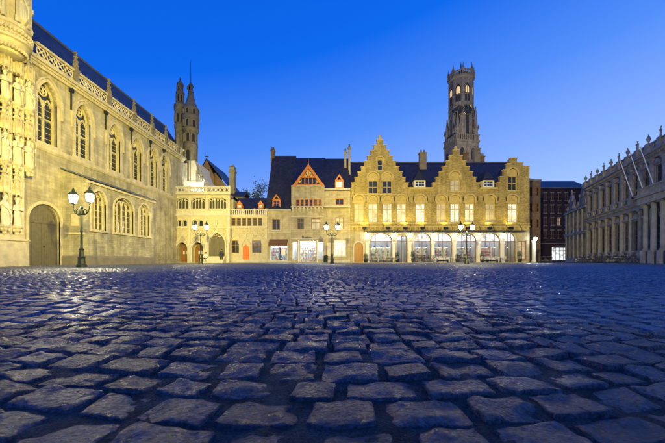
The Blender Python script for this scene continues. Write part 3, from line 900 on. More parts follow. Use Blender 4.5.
# carved front with statues in canopied niches, on the near end of the hall
carved = empty('carved_front', (-20.6, 0, 0), PI / 2, 'richly carved gothic front with canopied statue niches at the near end of the hall', 'building')
CX0, CX1, CY = 13.5, 20.8, -.55
cols = [20.48 - .74 * k for k in range(9)]
mb = MB(); mb.box(CX0, CX1, CY + .42, -.02, 5.9, 13.3); mb.box(CX0, CX1, CY + .22, -.02, 13.3, 23); mb.box(CX0, 20.2, CY + .42, -.02, -.1, 5.9); mb.box(CX0 + .3, CX1 - .3, .02, 2, 14.6, 23); mb.build('wall', M['dirty_and_shade'], carved)  # dark stone colour paints the shade at the back of the niches
mb = MB(); mb.box(CX0 - .1, 20.36, CY - .14, -.22, -.1, .9); mb.box(CX0, 20.30, CY - .06, -.22, .9, 1.62); mb.box(CX0, 20.40, CY - .16, -.22, 1.62, 1.74); mb.box(CX0, 20.26, CY + .06, -.22, 1.74, 2.0)
mb.build('plinth', M['sand_trim'], carved)
TIERS = [(2.55, 4.5), (6.55, 8.4), (10.35, 12.2)]
stat_proto = None
st_spots = []
for ci, x in enumerate(cols):
    mb = MB()                                                        # colonnettes at the edge of the niche
    for e in ((x - .37, x + .30) if ci == 0 else (x - .37,)):
        zl = 6.0 if ci == 0 and e > x else 2.0
        mb.lathe([(.08, zl), (.08, 13.3)], e, CY + .06, 6); mb.box(e - .09, e + .09, CY + .1, CY + .419, zl, 13.29)
        mb.lathe([(.045, zl), (.045, 13.3)], e + .1, CY + .14, 6); mb.lathe([(.045, zl), (.045, 13.3)], e - .1, CY + .14, 6)
        for zt_ in ((10.0, 13.2) if zl > 5 else (6.2, 10.0, 13.2)):
            mb.taper(e, CY + .1, zt_ - 1.1, zt_ + .1, .1, .1, .02, .02)
    mb.build('colonnette', M['sand_trim'], carved)
    for ti, (zb, zt) in enumerate(TIERS):
        if ci == 0 and ti == 0: continue
        mb = MB()
        mb.lathe([(.06, zb - .62), (.12, zb - .5), (.10, zb - .42), (.24, zb - .16), (.30, zb - .1), (.31, zb)], x, CY + .06, 8)
        for q in range(6):
            t = q * PI / 3
            mb.lathe([(.01, zb - .38), (.07, zb - .3), (.06, zb - .2)], x + .2 * math.cos(t), CY + .06 + .2 * math.sin(t), 5)
        mb.build('console', M['sand_trim'], carved)
        mb = MB()                                                    # canopy: arcaded hood with a crocketed spirelet
        zc = zt + .02
        mb.lathe([(.27, zc), (.30, zc + .06), (.28, zc + .34), (.32, zc + .4), (.25, zc + .44), (.17, zc + .8), (.08, zc + 1.4), (.03, zc + 1.7)], x, CY + .08, 6)
        for q in range(5):
            t = -PI / 2 + (q - 2) * PI / 4
            px_, py_ = x + .29 * math.cos(t), CY + .08 + .29 * math.sin(t)
            mb.taper(px_, py_, zc - .16, zc + .62, .025, .025, .045, .045); mb.taper(px_, py_, zc + .62, zc + 1.0, .05, .05, .005, .005)
            for h in range(4):
                r = .24 - .05 * h
                mb.box(x + r * math.cos(t) - .04, x + r * math.cos(t) + .04, CY + .08 + r * math.sin(t) - .04, CY + .08 + r * math.sin(t) + .04, zc + .62 + .3 * h, zc + .72 + .3 * h)
        mb.build('canopy', M['sand_trim'], carved)
        if x > 17:
            st_spots.append((x, CY + .02, zb, .98 + .05 * ((ci + ti) % 3), ti, ci))
# corner turret carried on a corbel
TX, TY = 19.0, -.40
mb = MB(); mb.lathe([(.7, 12.9), (.95, 13.0), (1.0, 13.12), (1.12, 13.2), (1.3, 13.5), (1.34, 13.62), (1.48, 13.68), (1.5, 13.8), (1.42, 13.9), (1.36, 14.0), (1.36, 14.45), (1.44, 14.5), (1.44, 14.7), (1.05, 14.8), (1.05, 22.5)], TX, TY, 12, .87, .95)
mb.build('corner_turret', M['sand_trim'], carved, 30)
mb = MB()
for q in range(22):                                                     # carved leaves round the corbel
    t = PI + .1 + q * PI / 21
    for r_, z_, s_ in ((1.18, 13.22, .12), (1.40, 13.95, .10), (1.42, 14.2, .13)):
        mb.lathe([(.02, z_ - s_), (s_ * .8, z_ - s_ * .3), (s_ * .6, z_ + s_ * .5), (.02, z_ + s_)], TX + .87 * r_ * math.cos(t), TY + .95 * r_ * math.sin(t), 5)
tag(mb.build('corbel_leaves', M['sand_trim'], carved), kind='stuff')
for q in range(7):
    t = PI * 1.5 + (q - 3) * PI / 6
    mb = MB()
    t2 = t + PI / 12
    mb.lathe([(.14, 14.76), (.14, 15.1), (.09, 15.2), (.09, 17.4), (.15, 17.5), (.15, 17.8), (.1, 18), (.1, 22)], TX + 1.14 * math.cos(t2), TY + 1.24 * math.sin(t2), 6)
    mb.build('turret_shaft', M['sand_trim'], carved)
    if q % 2 == 1:
        mb = MB(); cxx, cyy = TX + 1.06 * math.cos(t), TY + 1.16 * math.sin(t)
        mb.lathe([(.25, 17.3), (.33, 17.35), (.33, 17.7), (.2, 17.9), (.08, 18.8), (.02, 19.2)], cxx, cyy, 6); mb.lathe([(.12, 14.76), (.28, 15.0), (.3, 15.15)], cxx, cyy, 8)
        mb.build('canopy', M['sand_trim'], carved)
        st_spots.append((cxx, cyy, 15.15, 1.15, 3, q))
sms = [statue_mesh(v).build('stone_statue', M['pale'], None, 40).data for v in range(3)]
for o_ in [o_ for o_ in bpy.data.objects if o_.name.startswith('stone_statue')]: bpy.data.objects.remove(o_)
names = ['lowest', 'middle', 'upper']
ORD = ['niche beside the gate', 'second niche from the gate', 'third niche from the gate', 'fourth niche from the gate', 'fifth niche from the gate', 'sixth niche from the gate']
for k, (x, y, z, s, ti, ci) in enumerate(st_spots):
    o = bpy.data.objects.new('stone_statue', sms[(k * 2 + k // 3) % 3]); COL.objects.link(o)
    stat_proto = o
    o.location = (-20.6 - y, x, z)
    o.scale = (s, s, s)
    o.rotation_euler = (0, 0, PI / 2 + random.uniform(-.35, .35) + (0 if ti < 3 else (x - TX) * .6))
    lab = ('robed stone figure high on the round corner turret, %s' % {1: 'on its far flank', 3: 'facing the open square', 5: 'on the flank nearest the gate'}[ci]) if ti == 3 else 'robed stone figure in the %s row of the carved front, %s' % (names[ti], ORD[ci])
    tag(o, lab, 'statue', 'statues on the carved front (%s)' % ('turret' if ti == 3 else names[ti] + ' row'))

# =====================================================================================================
# FAR ROW: fronts that face the viewer. local x = world x, y into the building
# =====================================================================================================
def fr(D):
    s = D / 310.0
    return (lambda px: (px - 332.5) * s), (lambda py: CAM_H + (260 - py) * s)

# ---------------------------------------------------------------- stair chapel in the corner (arcade, three lacy windows, terrace)
D = 41.0
fx, fz = fr(D)
stair = empty('stair_chapel', (0, D, 0), 0, 'ornate gothic stair front with two round arches, lacy upper windows and pierced balustrade', 'building')
LX, RX = fx(176) - .3, fx(230)
arches = [(fx(176.5), fx(187.5)), (fx(192), fx(203.5))]
door = (fx(209), fx(225))
lace = [(fx(177.5), fx(188.5)), (fx(191.3), fx(205)), (fx(208.3), fx(226.3))]
small = [(fx(177.5), fx(181)), (fx(182.8), fx(187)), (fx(192.5), fx(197)), (fx(198.5), fx(203))]
holes = [opening(a, b, .02, 1.75, 'round', 1.0, 12) for a, b in arches]
holes.append(opening(*door, .89, 2.5, 'pointed', 1.5, 12))
holes += [opening(a, b, fz(208.8), fz(200.5), 'round', .42, 10) for a, b in lace]
holes += [opening(a, b, fz(226.5), fz(222.0), 'round', .28, 8) for a, b in small]
facade(stair, rect(LX, RX, -.1, fz(194)), holes, M['tracery'], 0, .5)
mb = MB(); mb.box(LX, RX, 1.4, 3.2, 0, fz(194) - .05); mb.box(LX, RX, .52, 1.39, 3.4, 4.6); mb.build('inner_wall', M['sand'], stair)
for a, b in arches:                                                     # wooden doors deep inside the arches
    d = MB().panel(opening(a, b, .02, 1.7, 'round', .95, 12), [], .95, 1.02).build('arch_door', M['wood'], stair)
    for k in range(5):
        x = a + (b - a) * (k + .5) / 5
        MB().box(x - .012, x + .012, .93, .95, .05, 2.2).build('batten', M['wood'], d)
    mm = MB(); mm.box((a + b) / 2 - .3, (a + b) / 2 - .08, .92, .95, 1.2, 1.6); mm.box((a + b) / 2 + .08, (a + b) / 2 + .3, .92, .95, 1.2, 1.6); mm.build('door_pane', M['lit_dim'], d)
d = MB().panel(opening(*door, .89, 2.5, 'pointed', 1.5, 12), [], .36, .44).build('chapel_door', M['wood_gate'], stair)
for k in range(10):
    w = (door[1] - door[0]) / 10; x = door[0] + k * w
    zt = min(head_z(x, *door, 2.5, 'pointed', 1.5), head_z(x + w, *door, 2.5, 'pointed', 1.5))
    MB().box(x + .012, x + w - .012, .32 + .008 * (k % 2), .36, .91, zt - .02).build('board', M['wood_gate'], d)
for k in range(4):                                                       # steps up to the pointed door
    MB().box(door[0] - .35, door[1] + .12, -1.25 + .31 * k, .30, .22 * k - (.1 if k == 0 else 0), .22 * k + .218).build('step', M['pale'], stair)
for a, b in lace:
    n = max(3, round((b - a) / .42))
    window(stair, a, b, fz(208.8), fz(200.5), 'round', .42, .14, n, (), M['pale'], M['glass_olive'], .07, .075, .14, trac=True)
for a, b in small:
    window(stair, a, b, fz(226.5), fz(222.0), 'round', .28, .15, 1, (), M['pale'], M['glass'], .06, .05, .1)
def mould(parent, mat, *a):
    m = MB(); band(m, *a); return m.build('arch_moulding', mat, parent)
for a, b in arches: mould(stair, M['pale'], a, b, .02, 1.75, 'round', 1.0, .17, -.10, .1, 14)
mould(stair, M['pale'], *door, .89, 2.5, 'pointed', 1.5, .22, -.12, .1, 14)
for a, b in lace: mould(stair, M['pale'], a, b, fz(208.8), fz(200.5), 'round', .42, .1, -.07, .1, 12)
for a, b in small: mould(stair, M['pale'], a, b, fz(226.5), fz(222.0), 'round', .28, .08, -.06, .1, 8)
for (a, b), zs, rs in ((arches[0], 1.75, 2.1), (arches[1], 1.75, 2.1), (door, 2.6, 2.5)):
    mb = MB(); a2, b2 = a - .2, b + .2                                       # ogee hood with crockets over each arch
    o = opening(a2, b2, zs - .6, zs, 'ogee', rs, 18); i = opening(a2 + .13, b2 - .13, zs - .6, zs, 'ogee', rs - .2, 18)
    mb.panel([o[1]] + o[2:] + [o[0], i[0]] + list(reversed(i[2:])) + [i[1]], [], -.2, -.02)
    for k in range(3, len(o), 2): mb.box(o[k][0] - .07, o[k][0] + .07, -.24, -.04, o[k][1] - .02, o[k][1] + .13)
    c = (a + b) / 2; zt = zs + rs
    mb.taper(c, -.11, zt - .05, zt + .5, .07, .07, .03, .03); mb.taper(c, -.11, zt + .42, zt + .55, .04, .04, .16, .12); mb.taper(c, -.11, zt + .55, zt + .8, .12, .1, .01, .01)
    mb.build('ogee_hood', M['pale'], stair)
mb = MB()
z0, z1 = fz(238), fz(229)
x = LX + .2; k = 0
while x < RX - .2:                                                       # blind cusped tracery over the arches
    mb.ring((x + .28, -.03, z0 + .35 + .5 * (k % 2)), .24, .05, 10, 4); mb.ring((x + .28, -.02, z0 + .9 - .5 * (k % 2)), .13, .04, 8, 4)
    x += .56; k += 1
mb.build('blind_tracery', M['tracery'], stair)
for za, zb, p in ((fz(216), fz(215), .28), (fz(210), fz(209), .20), (fz(195), fz(193.4), .34), (fz(228.3), fz(227.5), .14)):
    MB().box(LX, RX + .1, -p, .12, za, zb).build('string_course', M['pale'], stair)
MB().box(LX, RX, -.10, .06, fz(215), fz(210)).build('sill_panel', M['pale'], stair)
mb = MB()
k = 0; x = LX
while x < RX - .15:
    mb.box(x + .05, x + .11, -.15, -.08, fz(214.6), fz(210.4)); x += .28
mb.build('sill_ribs', M['pale'], stair)
for x in (fx(189.9), fx(206.6), RX - .15, fx(190), fx(206)):
    pass
for x, zt in ((fx(189.9), fz(217)), (fx(206.6), fz(217)), (RX - .18, fz(217))):
    mb = MB(); mb.box(x - .16, x + .16, -.34, .1, 0, 2.6); mb.taper(x, -.12, 2.6, 2.8, .16, .22, .12, .14); mb.box(x - .1, x + .1, -.24, .1, 2.8, zt); mb.taper(x, -.1, zt - .7, zt + .1, .14, .2, .02, .04)
    mb.build('buttress', M['pale'], stair)
for x in (fx(189.9), fx(206.6), RX - .2):
    MB().lathe([(.12, fz(209)), (.09, fz(208)), (.09, fz(197)), (.15, fz(196))], x, -.12, 8).build('shaft', M['pale'], stair)
balu = empty('balustrade'); balu.parent = stair
zb, zt = fz(193.4), fz(187)
px_ = [LX, fx(189.9), fx(206.6), RX]
for a, b in zip(px_[:-1], px_[1:]):
    mb = MB(); mb.box(a + .12, b - .12, -.22, -.04, zb, zb + .12); mb.box(a + .12, b - .12, -.25, -.01, zt - .14, zt)
    n = max(2, round((b - a - .24) / .52)); st = (b - a - .24) / n
    for k in range(n):
        mb.ring((a + .12 + st * (k + .5), -.13, (zb + zt) / 2), .22, .055, 12, 4)
        mb.box(a + .12 + st * k - .03, a + .12 + st * k + .03, -.17, -.09, zb + .1, zt - .1)
    mb.build('balustrade_panel', M['pale'], balu)
for x in px_[1:]:
    MB().box(x - .12, x + .12, -.27, .01, zb, zt + .12).build('balustrade_post', M['pale'], balu)
mb = MB(); mb.box(LX, RX, .5, 3.2, fz(195) - .3, fz(194.4)); mb.build('terrace', M['dirty_and_shade'], stair)

# ---------------------------------------------------------------- chapel with twin turrets behind the stair
DC = 44.5
cx_, cz_ = fr(DC)
chapel = empty('basilica_chapel', (0, DC, 0), 0, 'stone chapel with twin round turrets rising behind the stair terrace', 'building')
mb = MB(); mb.box(cx_(168), cx_(203), .2, 6, 0, cz_(181)); mb.build('wall', M['pale'], chapel)
mb = MB()                                                                # curved pale roof below the turrets
x0, x1 = cx_(176), cx_(203.5)
pro = [(x0, cz_(181)), (x1, cz_(181)), (x1 - .1, cz_(178)), (cx_(199), cz_(176)), (cx_(196), cz_(168)), (cx_(194), cz_(160)), (cx_(180), cz_(160)), (x0, cz_(170))]
mb.panel(pro, [], .35, 5.5); mb.build('vault_roof', M['pale'], chapel)
def turret(name, px, rr, tiers, top, parent, y, extra):
    X = cx_(px); tiers = [(r * .88, z) for r, z in tiers]; extra = [(a, b, r * .88, n, w) for a, b, r, n, w in extra]
    root = MB().lathe(tiers, X, y, 16).build(name, M['soot'], parent, 25)
    for q in range(8):                                                    # corner shafts with little spires
        t = PI / 8 + q * PI / 4
        m = MB()
        for (r0, z0), (r1, z1) in zip(tiers[:-1], tiers[1:]):
            if abs(r0 - r1) < 1e-6 and z1 - z0 > .7:
                m.lathe([(.09, z0), (.06, z0 + .12), (.06, z1 - .15), (.11, z1)], X + r0 * 1.02 * math.cos(t), y + r0 * 1.02 * math.sin(t), 6)
        if m.v: m.build('shaft', M['soot'], root)
    for (z0, z1, r, n, w) in extra:                                       # arched openings set round the drum
        for k in range(n):
            t = -PI / 2 + (k - n // 2) * PI / 4; r_ = r + .03
            m = MB(); m.M = Matrix.Translation((X + r_ * math.cos(t), y + r_ * math.sin(t), 0)) @ Matrix.Rotation(t + PI / 2, 4, 'Z')
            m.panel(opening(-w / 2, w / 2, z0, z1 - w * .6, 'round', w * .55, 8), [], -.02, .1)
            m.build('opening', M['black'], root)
            m = MB(); m.M = Matrix.Translation((X + r_ * math.cos(t), y + r_ * math.sin(t), 0)) @ Matrix.Rotation(t + PI / 2, 4, 'Z')
            band(m, -w / 2, w / 2, z0, z1 - w * .6, 'round', w * .55, .09, -.1, .12, 8)
            m.build('opening_frame', M['dirty_and_shade'], root)
    return root
Z = cz_
turret('round_turret', 187, 1.2, [(1.0, Z(186)), (1.0, Z(146)), (1.12, Z(144.5)), (1.12, Z(142.5)), (1.0, Z(141.5)), (1.0, Z(130)), (1.28, Z(128)), (1.32, Z(126.5)), (1.18, Z(126)), (1.18, Z(117)),
       (1.36, Z(116)), (1.36, Z(114)), (1.26, Z(112.5)), (1.26, Z(106.5)), (1.34, Z(105.5)), (1.2, Z(104.5)), (.72, Z(98)), (.5, Z(92)), (.36, Z(88)), (.46, Z(87.5)), (.34, Z(87)), (.34, Z(82.5)), (.48, Z(82)), (.4, Z(81)), (.1, Z(78)), (.02, Z(77))],
       0, chapel, 1.2, [(Z(140), Z(131.5), .98, 3, .42), (Z(125), Z(118), 1.16, 4, .38), (Z(112), Z(107.5), 1.24, 4, .3), (Z(160), Z(148.5), .98, 2, .55), (Z(86.5), Z(83), .41, 2, .2)])
MB().tube([(cx_(187), 1.2, Z(78)), (cx_(187), 1.2, Z(55))], .05, 5, .02).build('lightning_rod', M['iron'], chapel)
turret('slim_turret', 174.8, .7, [(.75, Z(186)), (.75, Z(126)), (.92, Z(124)), (.92, Z(121)), (.78, Z(120)), (.78, Z(108)), (.95, Z(106)), (1.0, Z(103)), (.98, Z(100)), (.72, Z(98.5)), (.55, Z(98)), (.55, Z(89)), (.7, Z(88)), (.68, Z(86.5)),
       (.42, Z(85.5)), (.42, Z(80)), (.58, Z(79)), (.5, Z(77.5)), (.2, Z(75)), (.1, Z(74)), (.16, Z(73)), (.02, Z(70.5))],
       0, chapel, 1.6, [(Z(119), Z(110), .76, 3, .34), (Z(97), Z(90), .54, 3, .26), (Z(85), Z(80.8), .4, 2, .2)])
for px, zt in ((178.5, 140), (181.5, 148), (197, 164), (200.5, 170)): pinnacle_mb(MB(), cx_(px), .3, Z(182), Z(zt), .18).build('pinnacle', M['dirty_and_shade'], chapel)

# ---------------------------------------------------------------- brick gable and blue roof further back
DB = 52.0
bx, bz = fr(DB)
bh = empty('brick_gable_house', (0, DB, 0), 0, 'brown brick gable with cross finial and long blue slate roof behind the stair terrace', 'house')
gp = [(bx(196), 0), (bx(214), 0), (bx(214), bz(176)), (bx(206.5), bz(160)), (bx(196), bz(178))]
facade(bh, gp, [opening(bx(204.3), bx(206), bz(174), bz(170), 'round', .25), opening(bx(207.5), bx(209.2), bz(174), bz(170), 'round', .25)], M['brownbrick'], 0, .4)
for a in (204.3, 207.5): window(bh, bx(a), bx(a + 1.7), bz(174), bz(170), 'round', .25, .15, 1, (), M['brown_frame'], M['glass'], .04, .04, .08)
mb = MB(); mb.box(bx(206.5) - .05, bx(206.5) + .05, .1, .2, bz(160), bz(154)); mb.box(bx(206.5) - .3, bx(206.5) + .3, .11, .19, bz(156.5), bz(155.7)); mb.build('finial', M['iron'], bh)
mb = MB(); mb.slab((bx(194.5), -.15, bz(181)), (bx(206.5), -.15, bz(158.5)), (bx(206.5), 9, bz(158.5)), (bx(194.5), 9, bz(181)), .15)
mb.slab((bx(206.5) + .004, -.15, bz(158.5)), (bx(240), -.15, bz(200)), (bx(240), 9, bz(200)), (bx(206.5) + .004, 9, bz(158.5)), .15); mb.build('roof', M['slate_blue'], bh)
mb = MB(); mb.box(bx(214), bx(238), .3, 8.5, 0, bz(200) - .3); mb.panel([(bx(214), bz(200)), (bx(238.2), bz(200)), (bx(214), bz(172))], [], .3, .6); mb.build('side_wall', M['brownbrick'], bh)
DK = 48.0
kx, kz = fr(DK)
th = empty('stack_house', (0, DK, 0), 0, 'low stone house with one tall ornate chimney stack behind the stair front', 'house')
MB().box(kx(221), kx(243), 0, 4, 0, kz(196)).build('wall', M['dirty_and_shade'], th)
mb = MB(); gable_roof(mb, kx(220), kx(244), 0, 4, kz(196), kz(189)); mb.build('roof', M['slate'], th)
mb = MB(); x = kx(229.3); mb.box(x - .42, x + .42, 1.2, 2.0, kz(196), kz(170)); mb.box(x - .55, x + .55, 1.1, 2.1, kz(170), kz(168.5)); mb.box(x - .4, x + .4, 1.22, 1.98, kz(168.5), kz(164.5)); mb.taper(x, 1.6, kz(164.5), kz(163), .5, .5, .12, .12); mb.box(x - .12, x + .12, 1.5, 1.7, kz(163), kz(161.5))
mb.build('chimney', M['dirty_and_shade'], th)

# ---------------------------------------------------------------- orange door house
D = 42.0
fx, fz = fr(D)
oh = empty('orange_door_house', (0, D, 0), 0, 'low gothic house with orange door, ogee tracery and two small orange dormers', 'house')
A, B = fx(230.2), fx(267.3)
up = [(fx(231.2 + 5.3 * k), fx(235.6 + 5.3 * k)) for k in range(6)]
gw = [(fx(231.5), fx(239)), (fx(252), fx(261.5))]
dr = (fx(242.8), fx(249.2))
holes = [rect(a, b, fz(226), fz(217.8)) for a, b in up] + [rect(a, b, fz(253), fz(240.5)) for a, b in gw] + [opening(*dr, .02, fz(248), 'ogee', .5, 12)]
facade(oh, rect(A, B, -.1, fz(215)), holes, M['tracery'], 0, .4)
for a, b in up: window(oh, a, b, fz(226), fz(217.8), y=.12, cols=1, rows=(fz(220.5),), fm=M['brown_frame'], gm=M['glass_olive'], fw=.08, bw=.06)
for a, b in gw: window(oh, a, b, fz(253), fz(240.5), y=.14, cols=2, rows=(fz(245),), fm=M['brown_frame'], gm=M['glass'], fw=.07, bw=.07)
d = MB().panel(opening(*dr, .02, fz(248), 'ogee', .5, 12), [], .15, .22).build('door', M['orange_door'], oh)
for k in range(4):
    x = dr[0] + .06 + k * (dr[1] - dr[0] - .12) / 4
    MB().box(x + .012, x + (dr[1] - dr[0] - .12) / 4 - .012, .125, .15, .08, 1.95).build('board', M['orange_door'], d)
MB().lathe([(.03, 1.0), (.04, 1.06), (.03, 1.12)], dr[1] - .12, .1, 8).build('handle', M['iron'], d)
for (a, b), zs, rs in (((dr[0] - .1, dr[1] + .1), fz(247), 1.5), ((gw[0][0], gw[0][1]), fz(240), .9), ((gw[1][0], gw[1][1]), fz(240), .9)):
    mb = MB(); o = opening(a - .1, b + .1, zs - .5, zs, 'ogee', rs, 18); i = opening(a + .03, b - .03, zs - .5, zs, 'ogee', rs - .18, 18)
    mb.panel([o[1]] + o[2:] + [o[0], i[0]] + list(reversed(i[2:])) + [i[1]], [], -.14, .04)
    mb.taper((a + b) / 2, -.06, zs + rs - .05, zs + rs + .45, .08, .06, .02, .02)
    for k in range(3, len(o), 2): mb.box(o[k][0] - .06, o[k][0] + .06, -.18, -.02, o[k][1], o[k][1] + .1)
    mb.build('ogee_hood', M['pale'], oh)
mb = MB(); x = A + .15; k = 0
while x < B - .4:
    mb.ring((x + .25, -.03, fz(235) + .35 * (k % 2)), .21, .045, 10, 4); mb.ring((x + .25, -.02, fz(230.5)), .14, .035, 8, 4); x += .5; k += 1
mb.build('blind_tracery', M['tracery'], oh)
for za, zb, p in ((fz(216), fz(214.8), .25), (fz(228), fz(227), .16), (fz(238.6), fz(237.9), .08)): MB().box(A, B, -p, .1, za, zb).build('string_course', M['pale'], oh)
mb = MB()
mb.box(A, B, -.14, .1, -.1, .45)
mb.build('plinth', M['pale'], oh)
bo = empty('balustrade'); bo.parent = oh
mb = MB(); zb, zt = fz(214.8), fz(209.5); mb.box(A, B, -.2, -.04, zt - .12, zt); x = A + .12
while x < B - .05:
    mb.taper(x, -.12, zb, zt - .12, .06, .05, .06, .05); x += .27
mb.build('balusters', M['pale'], bo)
for x in (A + .1, fx(243), fx(255), B - .1): MB().box(x - .12, x + .12, -.26, .02, zb, zt + .1).build('balustrade_post', M['pale'], bo)
mb = MB(); gable_roof(mb, A, B, .5, 6.5, fz(211), fz(193), .1); mb.build('roof', M['slate'], oh)
MB().box(A + .05, B - .05, .4, 6.4, 0, fz(212)).build('inner_wall', M['brownbrick'], oh)
for px in (238, 259.5): dormer(oh, fx(px), fz(207.5), .75, .6, .5, .7, 1.6, M['orange'], M['lit'], M['slate'], cols=1)

# ---------------------------------------------------------------- corner shop house with big slate roof
def shop_room(parent, x0, x1, zc, yf=.4, deep=3.6, tubes=2, strength='tube'):
    mb = MB(); mb.box(x0 - .02, x1 + .02, yf + deep, yf + deep + .1, -.05, zc + .1); mb.box(x0 - .12, x0 - .02, yf, yf + deep, -.05, zc); mb.box(x1 + .02, x1 + .12, yf, yf + deep, -.05, zc); mb.box(x0 - .1, x1 + .1, yf, yf + deep, zc + .102, zc + .2)
    r = mb.build('shop_room', M['interior'], parent)
    MB().box(x0 - .01, x1 + .01, yf + .01, yf + deep - .01, -.04, .04).build('shop_floor', M['tile_floor'], r)
    for k in range(tubes):
        y = yf + .5 + k * (deep - 1) / max(1, tubes - 1) if tubes > 1 else yf + 1.2
        MB().box(x0 + .25, x1 - .25, y - .09, y + .09, zc - .02, zc + .06).build('ceiling_light', M[strength], r)
    return r
def shelf_unit(x, y, w, h, label, seed, cols_=('goods_red', 'goods_blue', 'goods_cream', 'goods_brown'), levels=5, rz=0):
    rr = random.Random(seed)
    s = empty('shelf_unit', (x, y, .04), rz, label, 'shelf', 'shelves of goods inside the shops')
    mb = MB(); mb.box(-w / 2, w / 2, .28, .31, 0, h); mb.box(-w / 2, -w / 2 + .04, -.02, .279, 0, h); mb.box(w / 2 - .04, w / 2, -.02, .279, 0, h)
    for k in range(levels): mb.box(-w / 2 + .041, w / 2 - .041, 0, .279, h * k / levels + .03, h * k / levels + .06)
    mb.build('frame', M['white'], s)
    by = {c: MB() for c in cols_}
    for k in range(levels):
        xx = -w / 2 + .08
        while xx < w / 2 - .25:
            ww = rr.uniform(.1, .26); hh = rr.uniform(.35, .85) * h / levels * .9
            by[rr.choice(cols_)].box(xx, xx + ww, .03, .2, h * k / levels + .061, h * k / levels + .06 + hh); xx += ww + .03
    for c, m in by.items():
        if m.v: tag(m.build('goods', M[c], s), kind='stuff')
    return s

sh = empty('corner_shop_house', (0, D, 0), 0, 'narrow stone shop house with brown awning and steep slate roof with one dormer', 'house')
A, B = fx(267.4), fx(291.2)
sw = (fx(270), fx(287.5), .25, fz(245.5) + .6)
holes = [rect(fx(272.3), fx(280), fz(230), fz(219)), rect(fx(270), fx(287.5), .3, fz(240.5))]
facade(sh, rect(A, B, -.1, fz(210.5)), holes, M['render'], 0, .4)
window(sh, fx(272.3), fx(280), fz(230), fz(219), y=.14, cols=2, rows=(fz(223),), fm=M['brown_frame'], gm=M['glass'], fw=.09, bw=.08)
window(sh, fx(270), fx(287.5), .3, fz(240.5), y=.16, cols=4, rows=(fz(246),), fm=M['white'], gm=M['shop_glass'], fw=.07, bw=.05, name='shop_window')
shop_room(sh, fx(269.5), fx(288), fz(240))
mb = MB(); mb.slab((fx(269.5), -.75, fz(244.5)), (fx(288), -.75, fz(244.5)), (fx(288), -.02, fz(239.3)), (fx(269.5), -.02, fz(239.3)), .05)
mb.box(fx(269.5), fx(288), -.76, -.73, fz(246), fz(244.6)); mb.build('awning', M['awning'], sh)
for za, zb, p in ((fz(211), fz(209.6), .22), (fz(233), fz(232.2), .1)): MB().box(A, B, -p, .1, za, zb).build('string_course', M['pale'], sh)
mb = MB()
mb.box(fx(271.5), fx(280.8), -.1, .1, fz(231), fz(230)); mb.build('sill', M['pale'], sh)
MB().box(A, B, -.08, .1, -.1, .26).build('plinth', M['pale'], sh)
mb = MB(); mb.add([(A - .3, -.2, fz(211)), (B + .1, -.2, fz(211)), (B + .1, 5.0, 16.2), (fx(265.5), 5.0, 16.2), (A - .3, 10, fz(211)), (B + .1, 10, fz(211))], [(0, 1, 2, 3), (3, 2, 5, 4), (0, 3, 4)]); mb.build('roof', M['slate'], sh)
MB().box(A + .05, B - .05, .42 + 3.75, 9.8, 0, fz(212)).build('inner_wall', M['brownbrick'], sh)
chimney(sh, fx(265.8), 5.0, 13, 17.0, .28, .3)
dormer(sh, fx(276.3), fz(207.3), 1.1, 1.05, .75, .15, 2.2, M['orange'], M['glass_blue'], M['slate'], cols=2)
mb = MB(); mb.box(fx(281.5), fx(285.5), -.2, -.05, fz(262) + .9, fz(262) + 1.6); mb.build('letter_box', M['white'], sh)

# ---------------------------------------------------------------- house with orange timber gable
gh = empty('timber_gable_house', (0, D, 0), 0, 'stone shop house with orange timbered attic gable and brightly lit shop window', 'house')
A, B = fx(291.3), fx(324.5)
wn = [(fx(297.3), fx(304)), (fx(311.3), fx(320))]
bandw = [(fx(295.6 + 4.5 * k), fx(299.5 + 4.5 * k)) for k in range(6)]
shopw = (fx(300), fx(316), .12, fz(241))
sidew = (fx(318), fx(323.3), .5, fz(242))
sidew2 = (fx(292.5), fx(297.5), .5, fz(242))
holes = [rect(a, b, fz(229.3), fz(218.3)) for a, b in wn] + [rect(a, b, fz(206.3), fz(199)) for a, b in bandw] + [rect(shopw[0], shopw[1], shopw[2], shopw[3]), rect(*sidew[:2], *sidew[2:]), rect(*sidew2[:2], *sidew2[2:])]
facade(gh, rect(A, B, -.1, fz(186)), holes, M['render'], 0, .4)
for k, (a, b) in enumerate(wn): window(gh, a, b, fz(229.3), fz(218.3), y=.14, cols=2, rows=(fz(222.5),), fm=M['brown_frame'], gm=M['glass' if k == 0 else 'lit_dim'], fw=.09, bw=.08)
for k, (a, b) in enumerate(bandw): window(gh, a, b, fz(206.3), fz(199), y=.1, cols=1, rows=(fz(203),), fm=M['orange'], gm=M['glass_blue' if k in (2, 3) else 'glass'], fw=.09, bw=.06)
window(gh, *shopw[:2], shopw[2], shopw[3], y=.12, cols=4, rows=(fz(246),), fm=M['white'], gm=M['shop_glass'], fw=.06, bw=.05, name='shop_window')
for s_ in (sidew, sidew2): window(gh, *s_[:2], s_[2], s_[3], y=.12, cols=1, rows=(), fm=M['white'], gm=M['shop_glass'], fw=.05, bw=.05, name='shop_window')
shop_room(gh, fx(292), fx(323.8), fz(240.6), .42, 3.4)
for za, zb, p in ((fz(207.8), fz(206.8), .45), (fz(187), fz(185.8), .2), (fz(217), fz(216.4), .1), (fz(239.4), fz(238.6), .16)): MB().box(A, B, -p, .1, za, zb).build('string_course', M['pale'], gh)
mb = MB()
for k in range(9):                                                        # corbels under the overhanging storey
    x = A + .25 + k * (B - A - .5) / 8
    mb = MB(); mb.panel([(0, 0), (.1, 0), (.1, .62), (-.42, .62), (-.42, .45)], [], -.11, .11)
    mb.M = None
    mb.v = [(x + p[1], p[0], fz(212.4) + p[2]) for p in mb.v]
    mb.build('corbel', M['pale'], gh)
